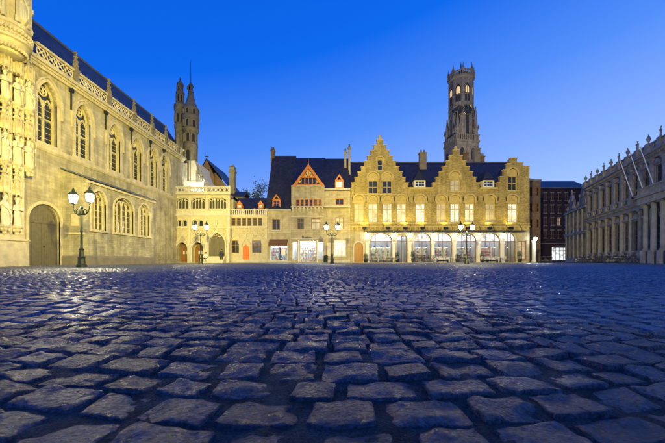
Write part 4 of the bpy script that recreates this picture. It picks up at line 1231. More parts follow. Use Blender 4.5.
gx, zb_, zt_ = fx(308.6), fz(185.5), fz(165.2)
hw = fx(323.6) - gx
back = MB().panel([(gx - hw, zb_), (gx + hw, zb_), (gx, zt_)], [], .25, .5).build('gable_panel', M['cream'], gh)
mb = MB()
for s in (-1, 1):
    mb.panel([(gx + s * (hw + .15), zb_ - .12), (gx + s * (hw - .3), zb_ - .12), (gx, zt_ - .45), (gx, zt_ + .12)], [], -.22 - .004 * s, .02)
mb.box(gx - hw + .15, gx + hw - .15, -.12, .1, zb_ - .02, zb_ + .18)
mb.box(gx - hw * .62, gx + hw * .62, -.12, .1, zb_ + 1.02, zb_ + 1.17)
for k in range(-3, 4):
    x = gx + k * hw * .25; zt = zb_ + (zt_ - zb_) * (1 - abs(k) * .25) - .3
    mb.box(x - .06, x + .06, -.10, .22, zb_ + .17, min(zt, zb_ + 2.3))
for s in (-1, 1):
    mb.tube([(gx, .02 + .01 * s, zb_ + 1.1), (gx + s * hw * .30, .02 + .01 * s, zb_ + 1.9)], .05, 4)
mb.build('timber_frame', M['orange'], gh)
mb = MB()
for k in range(-3, 3):
    x = gx + (k + .5) * hw * .25
    h = 1.0 if abs(k + .5) < 2 else .45
    mb.box(x - hw * .125 + .08, x + hw * .125 - .08, .1, .14, zb_ + .22, zb_ + h)
mb.build('attic_glass', M['glass_blue'], gh)
MB().tube([(gx, -.1, zt_), (gx, -.1, zt_ + .9)], .06, 6, .02).build('finial', M['orange'], gh)
mb = MB(); r_ = hw + .1; mb.slab((gx - r_, 5.2, zb_), (gx - r_, .05, zb_), (gx, .05, zt_ + .1), (gx, 5.2, zt_ + .1), .12); mb.slab((gx + r_, .05, zb_), (gx + r_, 5.2, zb_), (gx + .004, 5.2, zt_ + .1), (gx + .004, .05, zt_ + .1), .12)
mb.build('gable_roof', M['slate'], gh)
mb = MB(); gable_roof(mb, A, B, .45, 10, fz(186), 15.9, 0); mb.build('roof', M['slate'], gh)
MB().box(A + .05, B - .05, 3.95, 9.8, 0, fz(187)).build('inner_wall', M['brownbrick'], gh)
mb = MB(); zz = fz(238.2); x = fx(302.3)                                        # dark script-like lettering over the shop window (too small to read)
mb.tube([(x, -.2, zz + .34), (x, -.2, zz), (x + .22, -.2, zz + .05), (x + .24, -.2, zz + .2), (x + .02, -.2, zz + .2), (x + .2, -.2, zz + .36)], .035, 4)
for k, (h, w) in enumerate(((.16, .1), (.16, .12), (.3, .06), (.17, .12), (.16, .1), (.15, .14))):
    xx = x + .34 + k * .17; mb.tube([(xx, -.2, zz + h), (xx + .01, -.2, zz + .02), (xx + w, -.2, zz), (xx + w + .02, -.2, zz + .13)], .028, 4)
tag(mb.build('lettering', M['iron'], gh), kind='stuff')
for a_, b_ in ((298.2, 299.3), (316.8, 317.6)): MB().box(fx(a_), fx(b_), -.1, .02, .05, fz(240)).build('pilaster', M['white'], gh)

# ---------------------------------------------------------------- plain house with ledge and orange dormer
ph = empty('ledge_house', (0, D, 0), 0, 'plain sandstone house with ledge, orange dormer and slate roof beside the stepped gables', 'house')
A, B = fx(324.6), fx(350.2)
hl = [rect(fx(335.5), fx(344), fz(205), fz(198.5)), rect(fx(335.5), fx(343.6), fz(229.3), fz(217.5)), rect(fx(334), fx(346), fz(256), fz(240)), rect(fx(326.5), fx(331), fz(256), fz(242))]
facade(ph, rect(A, B, -.1, fz(189)), hl, M['render'], 0, .4)
window(ph, fx(335.5), fx(344), fz(205), fz(198.5), y=.1, cols=2, rows=(), fm=M['orange'], gm=M['glass_blue'], fw=.09, bw=.07)
window(ph, fx(335.5), fx(343.6), fz(229.3), fz(217.5), y=.14, cols=2, rows=(fz(222),), fm=M['brown_frame'], gm=M['lit_dim'], fw=.08, bw=.07)
window(ph, fx(334), fx(346), fz(256), fz(240), y=.14, cols=3, rows=(fz(245),), fm=M['cream'], gm=M['lit_white'], fw=.08, bw=.06)
window(ph, fx(326.5), fx(331), fz(256), fz(242), y=.14, cols=1, rows=(fz(246),), fm=M['cream'], gm=M['lit_dim'], fw=.06, bw=.06)
for za, zb, p in ((fz(208), fz(206.3), .55), (fz(190), fz(188.6), .25), (fz(237.6), fz(236.8), .1)): MB().box(A, B, -p, .1, za, zb).build('string_course', M['pale'], ph)
mb = MB()
mb.box(A, B, -.1, .1, -.1, .4); mb.build('plinth', M['pale'], ph)
MB().box(fx(333), fx(346.5), -.14, .1, fz(257), fz(256)).build('sill', M['pale'], ph); MB().box(fx(334.8), fx(344.4), -.12, .1, fz(230.2), fz(229.3)).build('sill', M['pale'], ph)
mb = MB(); gable_roof(mb, A, B, .0, 10, fz(189), 15.75, .1); mb.build('roof', M['slate'], ph)
MB().box(A + .05, B - .05, .5, 9.8, 0, fz(190)).build('inner_wall', M['brownbrick'], ph)
dormer(ph, fx(339.3), fz(188.2), 1.15, 1.05, .85, .05, 2.4, M['orange'], M['lit_white'], M['slate'], cols=1)
chimney(ph, fx(346.4), 3.6, 12.5, 16.3, .15, .2, M['render'], 1); chimney(ph, fx(350.6), 3.2, 12.5, 16.8, .15, .2, M['render'], 1)

# ---------------------------------------------------------------- stepped gables
sg = empty('stepped_gable_hall', (0, D, 0), 0, 'long golden brick hall with crow-stepped gables above a row of lit shop arcades', 'building')
A, B = fx(350.3), fx(529.5)
ZE = fz(188.5); ZG = fz(231.5)
g1 = stepped(fx(380), ZE, fz(140), fx(408.5) - fx(380), .42, 9)
g2 = stepped(fx(456), ZE, fz(150.5), fx(479.5) - fx(456), .42, 7)
g3 = [(fx(497), ZE), (fx(497), fz(183)), (fx(500), fz(183)), (fx(500), fz(177)), (fx(503.5), fz(177)), (fx(503.5), fz(170)), (fx(507), fz(170)), (fx(507), fz(164)), (fx(510.5), fz(164)), (fx(510.5), fz(158.5)),
      (fx(517), fz(158.5)), (fx(517), fz(163)), (fx(523), fz(163)), (fx(523), fz(166.5)), (B, fz(166.5))]
outer = [(A, ZG), (B, ZG)] + list(reversed([(A, ZE)] + g1 + g2 + g3))
if outer[-1] == outer[-2]: outer.pop()
FW = [359, 373, 387.5, 401.5, 420.5, 441.5, 455.3, 470, 490.5, 513]
niche = [(fx(p) - .66, fx(p) + .66, fz(222.5), fz(199.5), 'round', .62) for p in FW]
up2 = [(fx(368.2), fx(378), fz(193.5), fz(177), 'round', .6), (fx(382.4), fx(392.2), fz(193.5), fz(177), 'round', .6), (fx(377.3), fx(382.9), fz(170.5), fz(159.5), 'round', .34),
       (fx(450.3), fx(460.3), fz(191), fz(176), 'round', .6), (fx(508.3), fx(517.5), fz(190.5), fz(172.5), 'round', .55)]
facade(sg, outer, [opening(*n[:4], n[4], n[5], 12) for n in niche + up2], M['ybrick'], 0, .4, 'upper_wall')
lits = ['lit_dim', 'lit', 'lit_white', 'lit', 'lit_white', 'lit_dim', 'lit_white', 'lit', 'lit_dim', 'lit_white']
for k, (a, b, z0, zs, kd, rs) in enumerate(niche):
    zt = fz(203.2)
    window(sg, a, b, z0, zt, y=.2, cols=2, rows=(fz(209.5),), fm=M['ytrim'], gm=M[lits[k]], fw=.10, bw=.11, depth=.14, sub=(4, 7))
    MB().panel(opening(a + .002, b - .002, zt + .002, zs, kd, rs - .003, 12), [], .16, .38).build('tympanum', M['ytrim'], sg)
    m = MB(); m.ring(((a + b) / 2, .14, zs + .1), .2, .04, 10, 4); m.ring(((a + b) / 2 - .33, .14, zs - .12), .11, .035, 8, 4); m.ring(((a + b) / 2 + .33, .14, zs - .12), .11, .035, 8, 4); m.build('tympanum_relief', M['ytrim'], sg)
for k, (a, b, z0, zs, kd, rs) in enumerate(up2):
    big = b - a > 1.0
    zt = zs - (.45 if big else .0)
    window(sg, a, b, z0, zt, y=.2, cols=2 if big else 1, rows=(z0 + (zt - z0) * .5,), fm=M['ytrim'], gm=M['lit_dim' if k in (3,) else 'glass'], fw=.10, bw=.09, depth=.14)
    MB().panel(opening(a + .002, b - .002, zt + .002, zs, kd, rs - .003, 12), [], .16, .38).build('tympanum', M['ytrim'], sg)
for a, b, z0, zs, kd, rs in niche + up2:
    mb = MB(); band(mb, a, b, zs - .5, zs, kd, rs, .13, -.08, .1, 12); band(mb, a - .13, b + .13, zs - .2, zs, kd, rs + .13, .08, -.04, .1, 12)
    mb.build('arch_moulding', M['ytrim'], sg)
    MB().box(a - .16, b + .16, -.12, .1, z0 - .14, z0 - .002).build('sill', M['ytrim'], sg)
mb = MB()                                                                  # coping stones on the steps
def copings(pts):
    for (xa, za), (xb, zb) in zip(pts[:-1], pts[1:]):
        if abs(za - zb) < 1e-6: mb.box(min(xa, xb) - .05, max(xa, xb) + .05, -.07, .47, za, za + .1)
copings(g1); copings(g2); copings(g3)
mb.taper(fx(380), .2, fz(140) + .1, fz(140) + .75, .2, .2, .12, .12); mb.taper(fx(456), .2, fz(150.5) + .1, fz(150.5) + .6, .2, .2, .12, .12)
mb.build('coping', M['ytrim'], sg)
for za, zb, p in ((fz(227), fz(226), .16), (fz(224.2), fz(223.6), .08)): MB().box(A, B, -p, .1, za, zb).build('string_course', M['ytrim'], sg)
mb = MB()
for a, b, zz in ((408.5, 432.5, 188.5), (479.7, 497, 188.5)): MB().box(fx(a), fx(b), -.22, .3, fz(zz) - .12, fz(zz) + .12).build('eave', M['ytrim'], sg)
MB().box(fx(363), fx(397), -.06, .05, fz(195), fz(194.3)).build('string_course', M['ytrim'], sg)
for k in range(40):
    x = A + .3 + k * (B - A - .6) / 39
    m = MB(); m.taper(x, -.06, fz(230), fz(227), .08, .03, .11, .09); m.build('corbel', M['ytrim'], sg)
for px in (352.5, 366, 380.3, 394.5, 408.5, 413.5, 427.5, 434.5, 448.5, 463, 477.5, 483.5, 498, 506, 521):
    m = MB(); m.box(fx(px) - .035, fx(px) + .035, -.05, .03, fz(201), fz(196.5)); m.box(fx(px) - .1, fx(px) + .1, -.045, .03, fz(199), fz(198.6)); m.build('wall_anchor', M['iron'], sg)
# ground floor arcade
arc = [(370, 392), (414, 431), (434.5, 452), (457, 476), (481, 500), (504.5, 515.5)]
od = (fx(354.2), fx(363.2)); sd = (fx(397), fx(407))
side = (fx(518.5), fx(526.5))
ZS = fz(240.5)
arcs = [(fx(a), fx(b), .06, ZS, 'round', fz(232.8) - ZS) for a, b in arc]
gh_ = [opening(*a[:4], a[4], a[5], 14) for a in arcs] + [opening(*od, .02, fz(246.5), 'round', .55, 12), rect(sd[0], sd[1], .06, fz(236)), rect(side[0], side[1], .5, fz(241))]
facade(sg, rect(A, B, -.1, ZG - .002), gh_, M['render'], .02, .42, 'ground_wall')
for a in arcs: mould(sg, M['pale'], a[0], a[1], .06, ZS, 'round', a[5], .12, -.08, .1, 16)
mould(sg, M['pale'], *od, .02, fz(246.5), 'round', .55, .16, -.08, .1, 12)
d = MB().panel(opening(*od, .02, fz(246.5), 'round', .55, 12), [], .16, .22).build('door', M['wood_brown'], sg)
for k in range(5):
    w = (od[1] - od[0] - .1) / 5; x = od[0] + .05 + k * w
    MB().box(x + .01, x + w - .01, .135, .16, .06, head_z(x + w * (0 if k < 2.5 else 1), *od, fz(246.5), 'round', .5) - .05).build('board', M['wood_brown'], d)
MB().lathe([(.04, 1.05), (.04, 1.15)], od[1] - .2, .12, 8).build('handle', M['iron'], d)
for k, a in enumerate(arcs):
    w = window(sg, a[0], a[1], .06, ZS - .12, 'flat', 0, .16, 4 if a[1] - a[0] > 2 else 3, (.75,), M['brown_frame'], M['shop_glass'], .06, .045, .1, name='shop_window')
    window(sg, a[0], a[1], ZS - .118, ZS, 'round', a[5], .15, 4 if a[1] - a[0] > 2 else 3, (), M['brown_frame'], M['fanlight'], .06, .05, .1, name='fanlight')
window(sg, sd[0], sd[1], .06, fz(236), y=.16, cols=2, rows=(fz(241),), fm=M['wood'], gm=M['shop_glass'], fw=.07, bw=.07, name='shop_door')
window(sg, side[0], side[1], .5, fz(241), y=.16, cols=2, rows=(fz(246),), fm=M['brown_frame'], gm=M['lit_dim'], fw=.07, bw=.06)
rooms = [(368.2, 394), (394.6, 411.5), (412.2, 432.6), (433.2, 454), (454.6, 478), (478.6, 502), (502.6, 517.5)]
for a, b in rooms: shop_room(sg, fx(a) + .14, fx(b) - .14, fz(232.2), .46, 3.6, 2, 'tube_warm')
mb = MB()                                                                  # thin iron canopy carried on rods
mb.box(A + 2.2, B - 1.0, -.75, -.01, ZG - .05, ZG + .06); mb.box(A + 2.2, B - 1.0, -.80, -.75, ZG - .08, ZG + .09)
cn = mb.build('canopy', M['iron'], sg)
for k in range(12):
    x = A + 2.6 + k * (B - A - 4) / 11
    MB().tube([(x, -.72, ZG + .1), (x, -.02, ZG + 1.0)], .025, 5).build('canopy_rod', M['iron'], cn)
PILL = [367.3, 393.9, 409.8, 432.8, 454.5, 478.5, 502.2]
for px in PILL:
    x = fx(px); m = MB(); m.box(x - .22, x + .22, -.18, .05, 0, .5); m.box(x - .18, x + .18, -.14, .05, .5, 2.6); m.box(x - .24, x + .24, -.2, .05, 2.6, 2.8); m.build('pillar', M['white'], sg)
for k, (a, b) in enumerate(arc):                                          # pendant lamps inside the shops
    for q in range(2 if b - a < 20 else 3):
        x = (fx(a) + (fx(b) - fx(a)) * (q + .7) / (2.4 if b - a < 20 else 3.4)) * 1.03
        pl = empty('pendant_lamp', (x, D + 1.3, 2.15), 0, 'small glowing pendant lamp inside the %s shop arch from the wooden door' % ['first', 'second', 'third', 'fourth', 'fifth', 'sixth'][k], 'lamp', 'pendant lamps in the arcade shops (%d)' % (k + 1))
        MB().lathe([(.02, .22), (.06, .2), (.17, .04), (.18, .02)], 0, 0, 10).build('lamp_shade', M['iron'], pl); MB().lathe([(.03, -.06), (.08, -.02), (.09, .04), (.04, .1)], 0, 0, 10).build('bulb', M['pendant'], pl); MB().tube([(0, 0, .2), (0, 0, fz(232.2) - 2.15 + .1)], .008, 4).build('cord', M['iron'], pl)
for k in (2, 4):                                                           # panelled stall risers with a vent slot
    a = arcs[k]; x0, x1 = a[0] + .01, a[1] - .01
    r = MB().panel(rect(x0, x1, .065, .74), [rect(x0 + .5, x1 - .5, .2, .36)], .08, .155).build('stall_riser', M['white'], sg)
    MB().box(x0 + .5, x1 - .5, .12, .15, .2, .36).build('vent', M['iron'], r)
# roofs
mb = MB(); gable_roof(mb, A + .02, B, .40, 10.4, ZE, 15.3, 0); mb.build('roof', M['slate'], sg)
MB().tube([(A + .02, 5.4, 15.32), (B, 5.4, 15.32)], .1, 6).build('ridge', M['lead'], sg)
for nm, (pxc, pyt, pxr) in {'a': (380, 142.5, 407), 'b': (456, 153, 478.5), 'c': (513, 161, 529)}.items():
    r = fx(pxr) - fx(pxc); m = MB(); x = fx(pxc); zt = fz(pyt) - .35
    m.slab((x - r, 6, ZE), (x - r, .41, ZE), (x, .41, zt), (x, 6, zt), .12); m.slab((x + r, .41, ZE), (x + r, 6, ZE), (x + .004, 6, zt), (x + .004, .41, zt), .12); m.build('gable_roof', M['slate'], sg)
mb = MB(); mb.box(A + .05, B - .02, 4.4, 10.3, 0, ZE); mb.box(B - .4, B - .02, .45, 4.4, 0, ZE); mb.box(A + .05, B - .45, .45, 4.39, ZG + .3, ZG + .5)
mb.build('inner_wall', M['brownbrick'], sg)
for px in (420.3, 489.3): dormer(sg, fx(px), fz(187), 1.5, .95, 1.5, .15, 2.6, M['white'], M['glass_blue'], M['slate'], 'hip', 3)
chimney(sg, fx(432), 4.4, 13.5, 16.4, .5, .35, M['dirty_and_shade']); chimney(sg, fx(484), 6, 13.0, 16.9, .4, .35); chimney(sg, fx(497), 6, 13.0, 17.6, .45, .35, M['dirty_and_shade'])
chimney(sg, fx(505), 6.5, 13, 16.6, .3, .3); chimney(sg, fx(526), 4, 11.5, 14.7, .35, .35, M['dirty_and_shade'])
# goods behind the arches
sp = [(276, 3.4, 1.7, 'goods shelf inside the shop with the brown awning'), (283, 3.4, 1.2, 'goods shelf inside the shop with the brown awning'),
      (304, 3.3, 1.5, 'goods shelf in the bright shop below the orange timber gable'), (312, 3.3, 1.4, 'goods shelf in the bright shop below the orange timber gable'),
      (418, 3.4, 1.2, 'goods shelf in the second arcade shop, left of the lantern'), (427, 3.4, 1.2, 'goods shelf in the second arcade shop, left of the lantern'),
      (439, 3.2, 1.3, 'goods shelf in the third arcade shop, before the lantern'), (448, 3.2, 1.2, 'goods shelf in the third arcade shop, before the lantern'),
      (462, 3.4, 1.4, 'goods shelf in the fourth arcade shop, behind the lantern'), (471, 3.4, 1.3, 'goods shelf in the fourth arcade shop, behind the lantern'),
      (486, 3.4, 1.5, 'reddish goods shelf in the fifth arcade shop'), (495, 3.4, 1.4, 'reddish goods shelf in the fifth arcade shop'), (376, 3.5, 1.4, 'wine shelf inside the cafe arch'), (386, 3.5, 1.2, 'wine shelf inside the cafe arch')]
for k, (px, dy, w, lab) in enumerate(sp):
    dy = min(dy, 2.2); s = shelf_unit(fx(px) * (D + dy) / D, D + dy, w, 2.2, lab, k, ('goods_red', 'goods_brown') if 485 < px < 500 else ('goods_brown', 'goods_cream') if px < 390 and px > 370 else ('goods_red', 'goods_blue', 'goods_cream', 'goods_brown'))
    s['group'] = 'shelves: ' + lab
# ---------------------------------------------------------------- pavement in front of the far row: a raised kerb strip
mb = MB()
x = fx(232); k = 0
pv = MB().box(fx(231), fx(531), D - 1.5, D + .01, -.15, .04).build('pavement', M['dirty_and_shade'], None); tag(pv, kind='structure')
while x < fx(530):
    MB().box(x, x + .97, D - 1.66, D - 1.505, -.15, .065 + .004 * (k % 3)).build('kerbstone', M['grey_trim'], pv); x += .985; k += 1

# =====================================================================================================
# BELFRY far behind the roofs
# =====================================================================================================
DT = 140.0
tx, tz = fr(DT)
bell = empty('belfry_tower', (tx(461), DT, 0), math.radians(9), 'tall medieval belfry with octagonal top, pinnacles and glowing bell openings', 'tower')
HW = 5.2
mb = MB(); mb.box(-HW, HW, -HW, HW, 0, tz(146)); mb.build('lower_tower', M['belfry'], bell)
mb = MB(); mb.box(-HW - .4, HW + .4, -HW - .4, HW + .4, tz(146), tz(144)); mb.build('gallery_floor', M['belfry'], bell)
mb = MB()
for s in range(4):
    mb.M = Matrix.Rotation(s * PI / 2, 4, 'Z')
    for k in range(12):
        x = -HW + .3 + k * (2 * HW - .6) / 11
        mb.box(x - .22, x + .22, -HW - .35, -HW - .05, tz(144), tz(139.5))
    mb.box(-HW - .3, HW + .3, -HW - .40, -HW, tz(139.5), tz(138.6))
    for k in range(9):
        x = -HW + 1 + k * (2 * HW - 2) / 8
        mb.panel(opening(x - .55, x + .55, tz(150.5), tz(148), 'pointed', .8, 6), [], -HW - .12, -HW + .02)
mb.M = None
mb.build('gallery', M['belfry'], bell)
for s in range(4):
    for k in (-1, 1):
        m = MB(); m.M = Matrix.Rotation(s * PI / 2, 4, 'Z')
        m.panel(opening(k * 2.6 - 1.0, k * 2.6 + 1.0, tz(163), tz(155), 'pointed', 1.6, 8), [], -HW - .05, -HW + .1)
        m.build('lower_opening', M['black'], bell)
for sx in (-1, 1):
    for sy in (-1, 1):
        z0, z1 = tz(150), tz(119 if sx < 0 else 113)
        m = MB(); x, y = sx * (HW - .9), sy * (HW - .9)
        m.lathe([(1.0, z0), (1.0, tz(134)), (1.2, tz(133.5)), (1.2, tz(132.5)), (.95, tz(132)), (.2, z1 + 1.2), (.35, z1 + .9), (.04, z1)], x, y, 8)
        for q in range(8):
            t = q * PI / 4; m.taper(x + 1.25 * math.cos(t), y + 1.25 * math.sin(t), tz(132.5), tz(128), .16, .16, .02, .02)
        m.build('corner_pinnacle', M['belfry'], bell, 30)
R8 = 5.15
oct_ = [(R8, tz(146)), (R8, tz(112)), (R8 + .35, tz(111.5)), (R8 + .35, tz(110.5)), (R8, tz(110)), (R8, tz(83)), (R8 + .6, tz(81.5)), (R8 + .6, tz(80))]
top = MB().lathe(oct_, 0, 0, 8, a0=PI / 8).build('octagon', M['belfry'], bell)
ap = R8 * math.cos(PI / 8)
for q in range(8):
    R_ = Matrix.Rotation(q * PI / 4, 4, 'Z')
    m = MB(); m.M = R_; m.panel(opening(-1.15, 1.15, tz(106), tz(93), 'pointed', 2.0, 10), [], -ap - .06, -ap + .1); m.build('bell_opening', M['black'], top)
    m = MB(); m.M = R_; m.panel(opening(-.8, .8, tz(98), tz(94), 'pointed', 1.4, 10), [], -ap - .11, -ap - .07); m.build('bell_glow', M['bellglow'], top)
    m = MB(); m.M = R_
    band(m, -1.15, 1.15, tz(106), tz(93), 'pointed', 2.0, .35, -ap - .25, -ap + .1, 10); m.box(-.12, .12, -ap - .2, -ap, tz(106), tz(90.5)); m.box(-1.15, 1.15, -ap - .16, -ap, tz(99.6), tz(98.8))
    m.build('bell_frame', M['belfry'], top)
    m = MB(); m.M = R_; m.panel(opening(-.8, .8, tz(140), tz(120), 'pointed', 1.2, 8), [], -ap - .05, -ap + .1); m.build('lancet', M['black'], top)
    m = MB(); m.M = R_; band(m, -.8, .8, tz(140), tz(120), 'pointed', 1.2, .3, -ap - .2, -ap + .1, 8); m.build('lancet_frame', M['belfry'], top)
    m = MB(); m.M = Matrix.Rotation(q * PI / 4 + PI / 8, 4, 'Z')
    m.box(-.42, .42, -R8 - .18, -R8 + .8, tz(146), tz(84)); m.build('buttress', M['belfry'], top)
    m = MB(); m.M = Matrix.Rotation(q * PI / 4 + PI / 8, 4, 'Z')
    pinnacle_mb(m, 0, -R8 - .25, tz(80), tz(68.5), .5); m.build('crown_pinnacle', M['belfry'], top)
    m = MB(); m.M = R_
    for k in range(5): m.box(-2.2 + k * 1.0, -1.7 + k * 1.0, -ap - .7, -ap - .35, tz(80), tz(76.5))
    m.box(-2.4, 2.4, -ap - .75, -ap - .3, tz(76.5), tz(75.5)); m.build('parapet', M['belfry'], top)
MB().lathe([(R8 - .6, tz(80)), (4, tz(76)), (1, tz(72)), (.15, tz(68)), (.3, tz(67)), (.05, tz(62))], 0, 0, 8).build('cap', M['slate'], top)
for q in (0, 1, 7):
    m = MB(); m.M = Matrix.Rotation(q * PI / 4, 4, 'Z'); c = MB
    m.M = m.M @ Matrix.Translation((0, -ap - .42, tz(115))) @ Matrix.Rotation(PI / 2, 4, 'X')
    m.lathe([(2.35, -.3), (2.35, 0), (2.1, .06), (2.1, .02)], 0, 0, 20)
    ck = m.build('clock_face', M['iron'], top)
    m = MB(); m.M = Matrix.Rotation(q * PI / 4, 4, 'Z') @ Matrix.Translation((0, -ap - .5, tz(115)))
    m.ring((0, 0, 0), 2.2, .09, 24, 4)
    for k in range(12):
        t = k * PI / 6; m.tube([(1.75 * math.cos(t), -.04, 1.75 * math.sin(t)), (2.1 * math.cos(t), -.04, 2.1 * math.sin(t))], .07, 4)
    m.tube([(0, -.06, 0), (.5, -.06, 1.6)], .09, 4); m.tube([(0, -.07, 0), (-1.0, -.07, -.3)], .1, 4)
    m.build('clock_dial', M['gilt'], ck)

# =====================================================================================================
# RIGHT: baroque provost house. local x runs towards the viewer, y into the building
# =====================================================================================================
PH = math.atan2(-.93, -.369)
PO = (46.2, 56.0, 0)
pro = empty('baroque_palace', PO, PH, 'grey baroque palace with columned ground floor, tall windows and urns along its balustrade', 'building')
L = 36.0; PITCH = 2.45
ZM0, ZM1, ZC0, ZC1 = 6.9, 7.9, 12.6, 13.45
bays = [1.35 + PITCH * k for k in range(14)]
def portal(x): return 20.9 < x < 27.5
holes = []
for c in bays:
    holes.append(rect(c - .66, c + .66, 1.6, 5.6)); holes.append(rect(c - .64, c + .64, 8.9, 11.7))
facade(pro, rect(0, L, -.1, ZC0), holes, M['grey'], 0, .5)
MB().box(.1, L - .1, .55, 11, 0, ZC0 - .1).build('inner_wall', M['grey'], pro)
for k, c in enumerate(bays):
    g1_ = M['glass_dark']
    window(pro, c - .66, c + .66, 1.6, 5.6, y=.07, cols=2, rows=(2.6, 3.6, 4.5), fm=M['dirty_and_shade'], gm=g1_, fw=.09, bw=.06)
    window(pro, c - .64, c + .64, 8.9, 11.7, y=.07, cols=2, rows=(9.8, 10.8), fm=M['dirty_and_shade'], gm=M['glass_dark'], fw=.09, bw=.06)
for c in bays:
    mb = MB(); band(mb, c - .64, c + .64, 8.9, 11.7, 'flat', 0, .16, -.07, .1); mb.box(c - .85, c + .85, -.22, .1, 8.68, 8.898); mb.panel([(c - .9, 11.87), (c + .9, 11.87), (c, 12.45)], [], -.22, .08)
    for s in (-1, 1): mb.box(c + s * .62 - .12, c + s * .62 + .12, -.16, .05, 8.3, 8.69)
    mb.build('window_surround', M['grey_trim'], pro)
    mb = MB(); band(mb, c - .66, c + .66, 1.6, 5.6, 'flat', 0, .16, -.07, .1); mb.box(c - .9, c + .9, -.2, .1, 1.4, 1.598); mb.box(c - .85, c + .85, -.24, .1, 5.77, 6.0)
    mb.panel([(c - .3, 5.99), (c + .3, 6.0), (c + .22, 6.5), (c - .22, 6.5)], [], -.2, .08)
    mb.build('window_surround', M['grey_trim'], pro)
mb = MB(); mb.box(0, L, -.22, .1, -.1, 1.0); mb.box(0, L, -.28, .1, 1.0, 1.15); mb.build('plinth', M['grey'], pro)
mb = MB()
for za, zb, p in ((6.9, 7.15, .35), (7.15, 7.55, .28), (7.55, 7.75, .5), (7.75, 7.9, .62)): mb.box(-.1, L, -p, .1, za, zb)
x = .15
while x < L: mb.box(x, x + .16, -.5, -.27, 7.4, 7.548); x += .38
mb.build('entablature', M['grey_trim'], pro)
mb = MB()
for za, zb, p in ((12.6, 12.8, .3), (12.8, 13.1, .25), (13.1, 13.25, .5), (13.25, 13.45, .7)): mb.box(-.15, L, -p, .4, za, zb)
x = .15
while x < L: mb.box(x, x + .18, -.52, -.24, 12.92, 13.098); x += .42
mb.build('cornice', M['grey_trim'], pro)
piers = [bays[0] - PITCH / 2 + PITCH * k for k in range(15)]
for x in piers:
    m = MB()
    m.box(x - .36, x + .36, -.38, .02, 0, 1.3); m.taper(x, -.17, 1.3, 1.42, .36, .2, .32, .18)
    m.lathe([(.27, 1.42), (.30, 1.5), (.24, 1.6), (.24, 2.2), (.225, 4.0), (.2, 6.3), (.24, 6.36), (.21, 6.42), (.29, 6.7)], x, -.1, 12)
    m.box(x - .33, x + .33, -.42, .02, 6.7, 6.898)
    m.build('column', M['grey_trim'], pro, 35)
    m = MB(); m.box(x - .34, x + .34, -.32, .02, 7.9, 8.65); m.box(x - .26, x + .26, -.2, .02, 8.65, 12.2); m.taper(x, -.1, 12.2, 12.55, .26, .12, .4, .26); m.box(x - .42, x + .42, -.38, .02, 12.45, 12.598)
    m.build('pilaster', M['grey_trim'], pro)
bp_ = empty('balustrade'); bp_.parent = pro
for a, b in zip(piers[:-1], piers[1:]):
    m = MB(); m.box(a + .32, b - .32, -.55, -.25, 13.45, 13.6); m.box(a + .32, b - .32, -.57, -.23, 14.3, 14.45)
    n = 7
    for k in range(n):
        xx = a + .42 + k * (b - a - .84) / (n - 1)
        m.lathe([(.06, 13.6), (.05, 13.68), (.1, 13.85), (.045, 14.12), (.07, 14.3)], xx, -.4, 6)
    m.build('balustrade_panel', M['grey_trim'], bp_)
for x in piers: MB().box(x - .32, x + .32, -.68, -.12, 13.45, 14.55).build('balustrade_post', M['grey_trim'], bp_)
mb = MB(); mb.slab((0, .6, 13.3), (L, .6, 13.3), (L, 5.5, 17.2), (0, 5.5, 17.2), .15); mb.slab((L, 11, 13), (0, 11, 13), (0, 5.504, 17.2), (L, 5.504, 17.2), .15); mb.build('roof', M['slate_blue'], pro)
mb = MB(); mb.panel([(.6, 13.0), (10.9, 13.0), (5.5, 17.0)], [], 0, .3); mb.v = [(p[1] + .02, p[0], p[2]) for p in mb.v]; mb.build('roof_gable', M['grey'], pro)
# portal with balcony near the frame edge
m = MB()
for x in (20.95, 22.6, 24.3, 25.9):
    m.box(x - .4, x + .4, -1.6, -.63, 0, 1.5); m.lathe([(.36, 1.5), (.4, 1.6), (.31, 1.72), (.31, 3), (.26, 6.4), (.38, 6.85)], x, -1.15, 12); m.box(x - .42, x + .42, -1.6, -.7, 6.85, 7.0)
m.box(20.3, 26.6, -1.75, -.63, 7.0, 7.75); m.box(20.1, 26.8, -1.95, -.64, 7.75, 7.95)
m.build('portal', M['grey_trim'], pro, 35)
m = MB(); m.box(20.3, 26.6, -1.8, -1.55, 8.75, 8.9); m.box(20.3, 26.6, -1.78, -1.57, 7.95, 8.1)
x = 20.4
while x < 26.6: m.lathe([(.07, 8.1), (.11, 8.35), (.05, 8.6), (.07, 8.75)], x, -1.67, 6); x += .3
m.build('balcony', M['grey_trim'], pro)
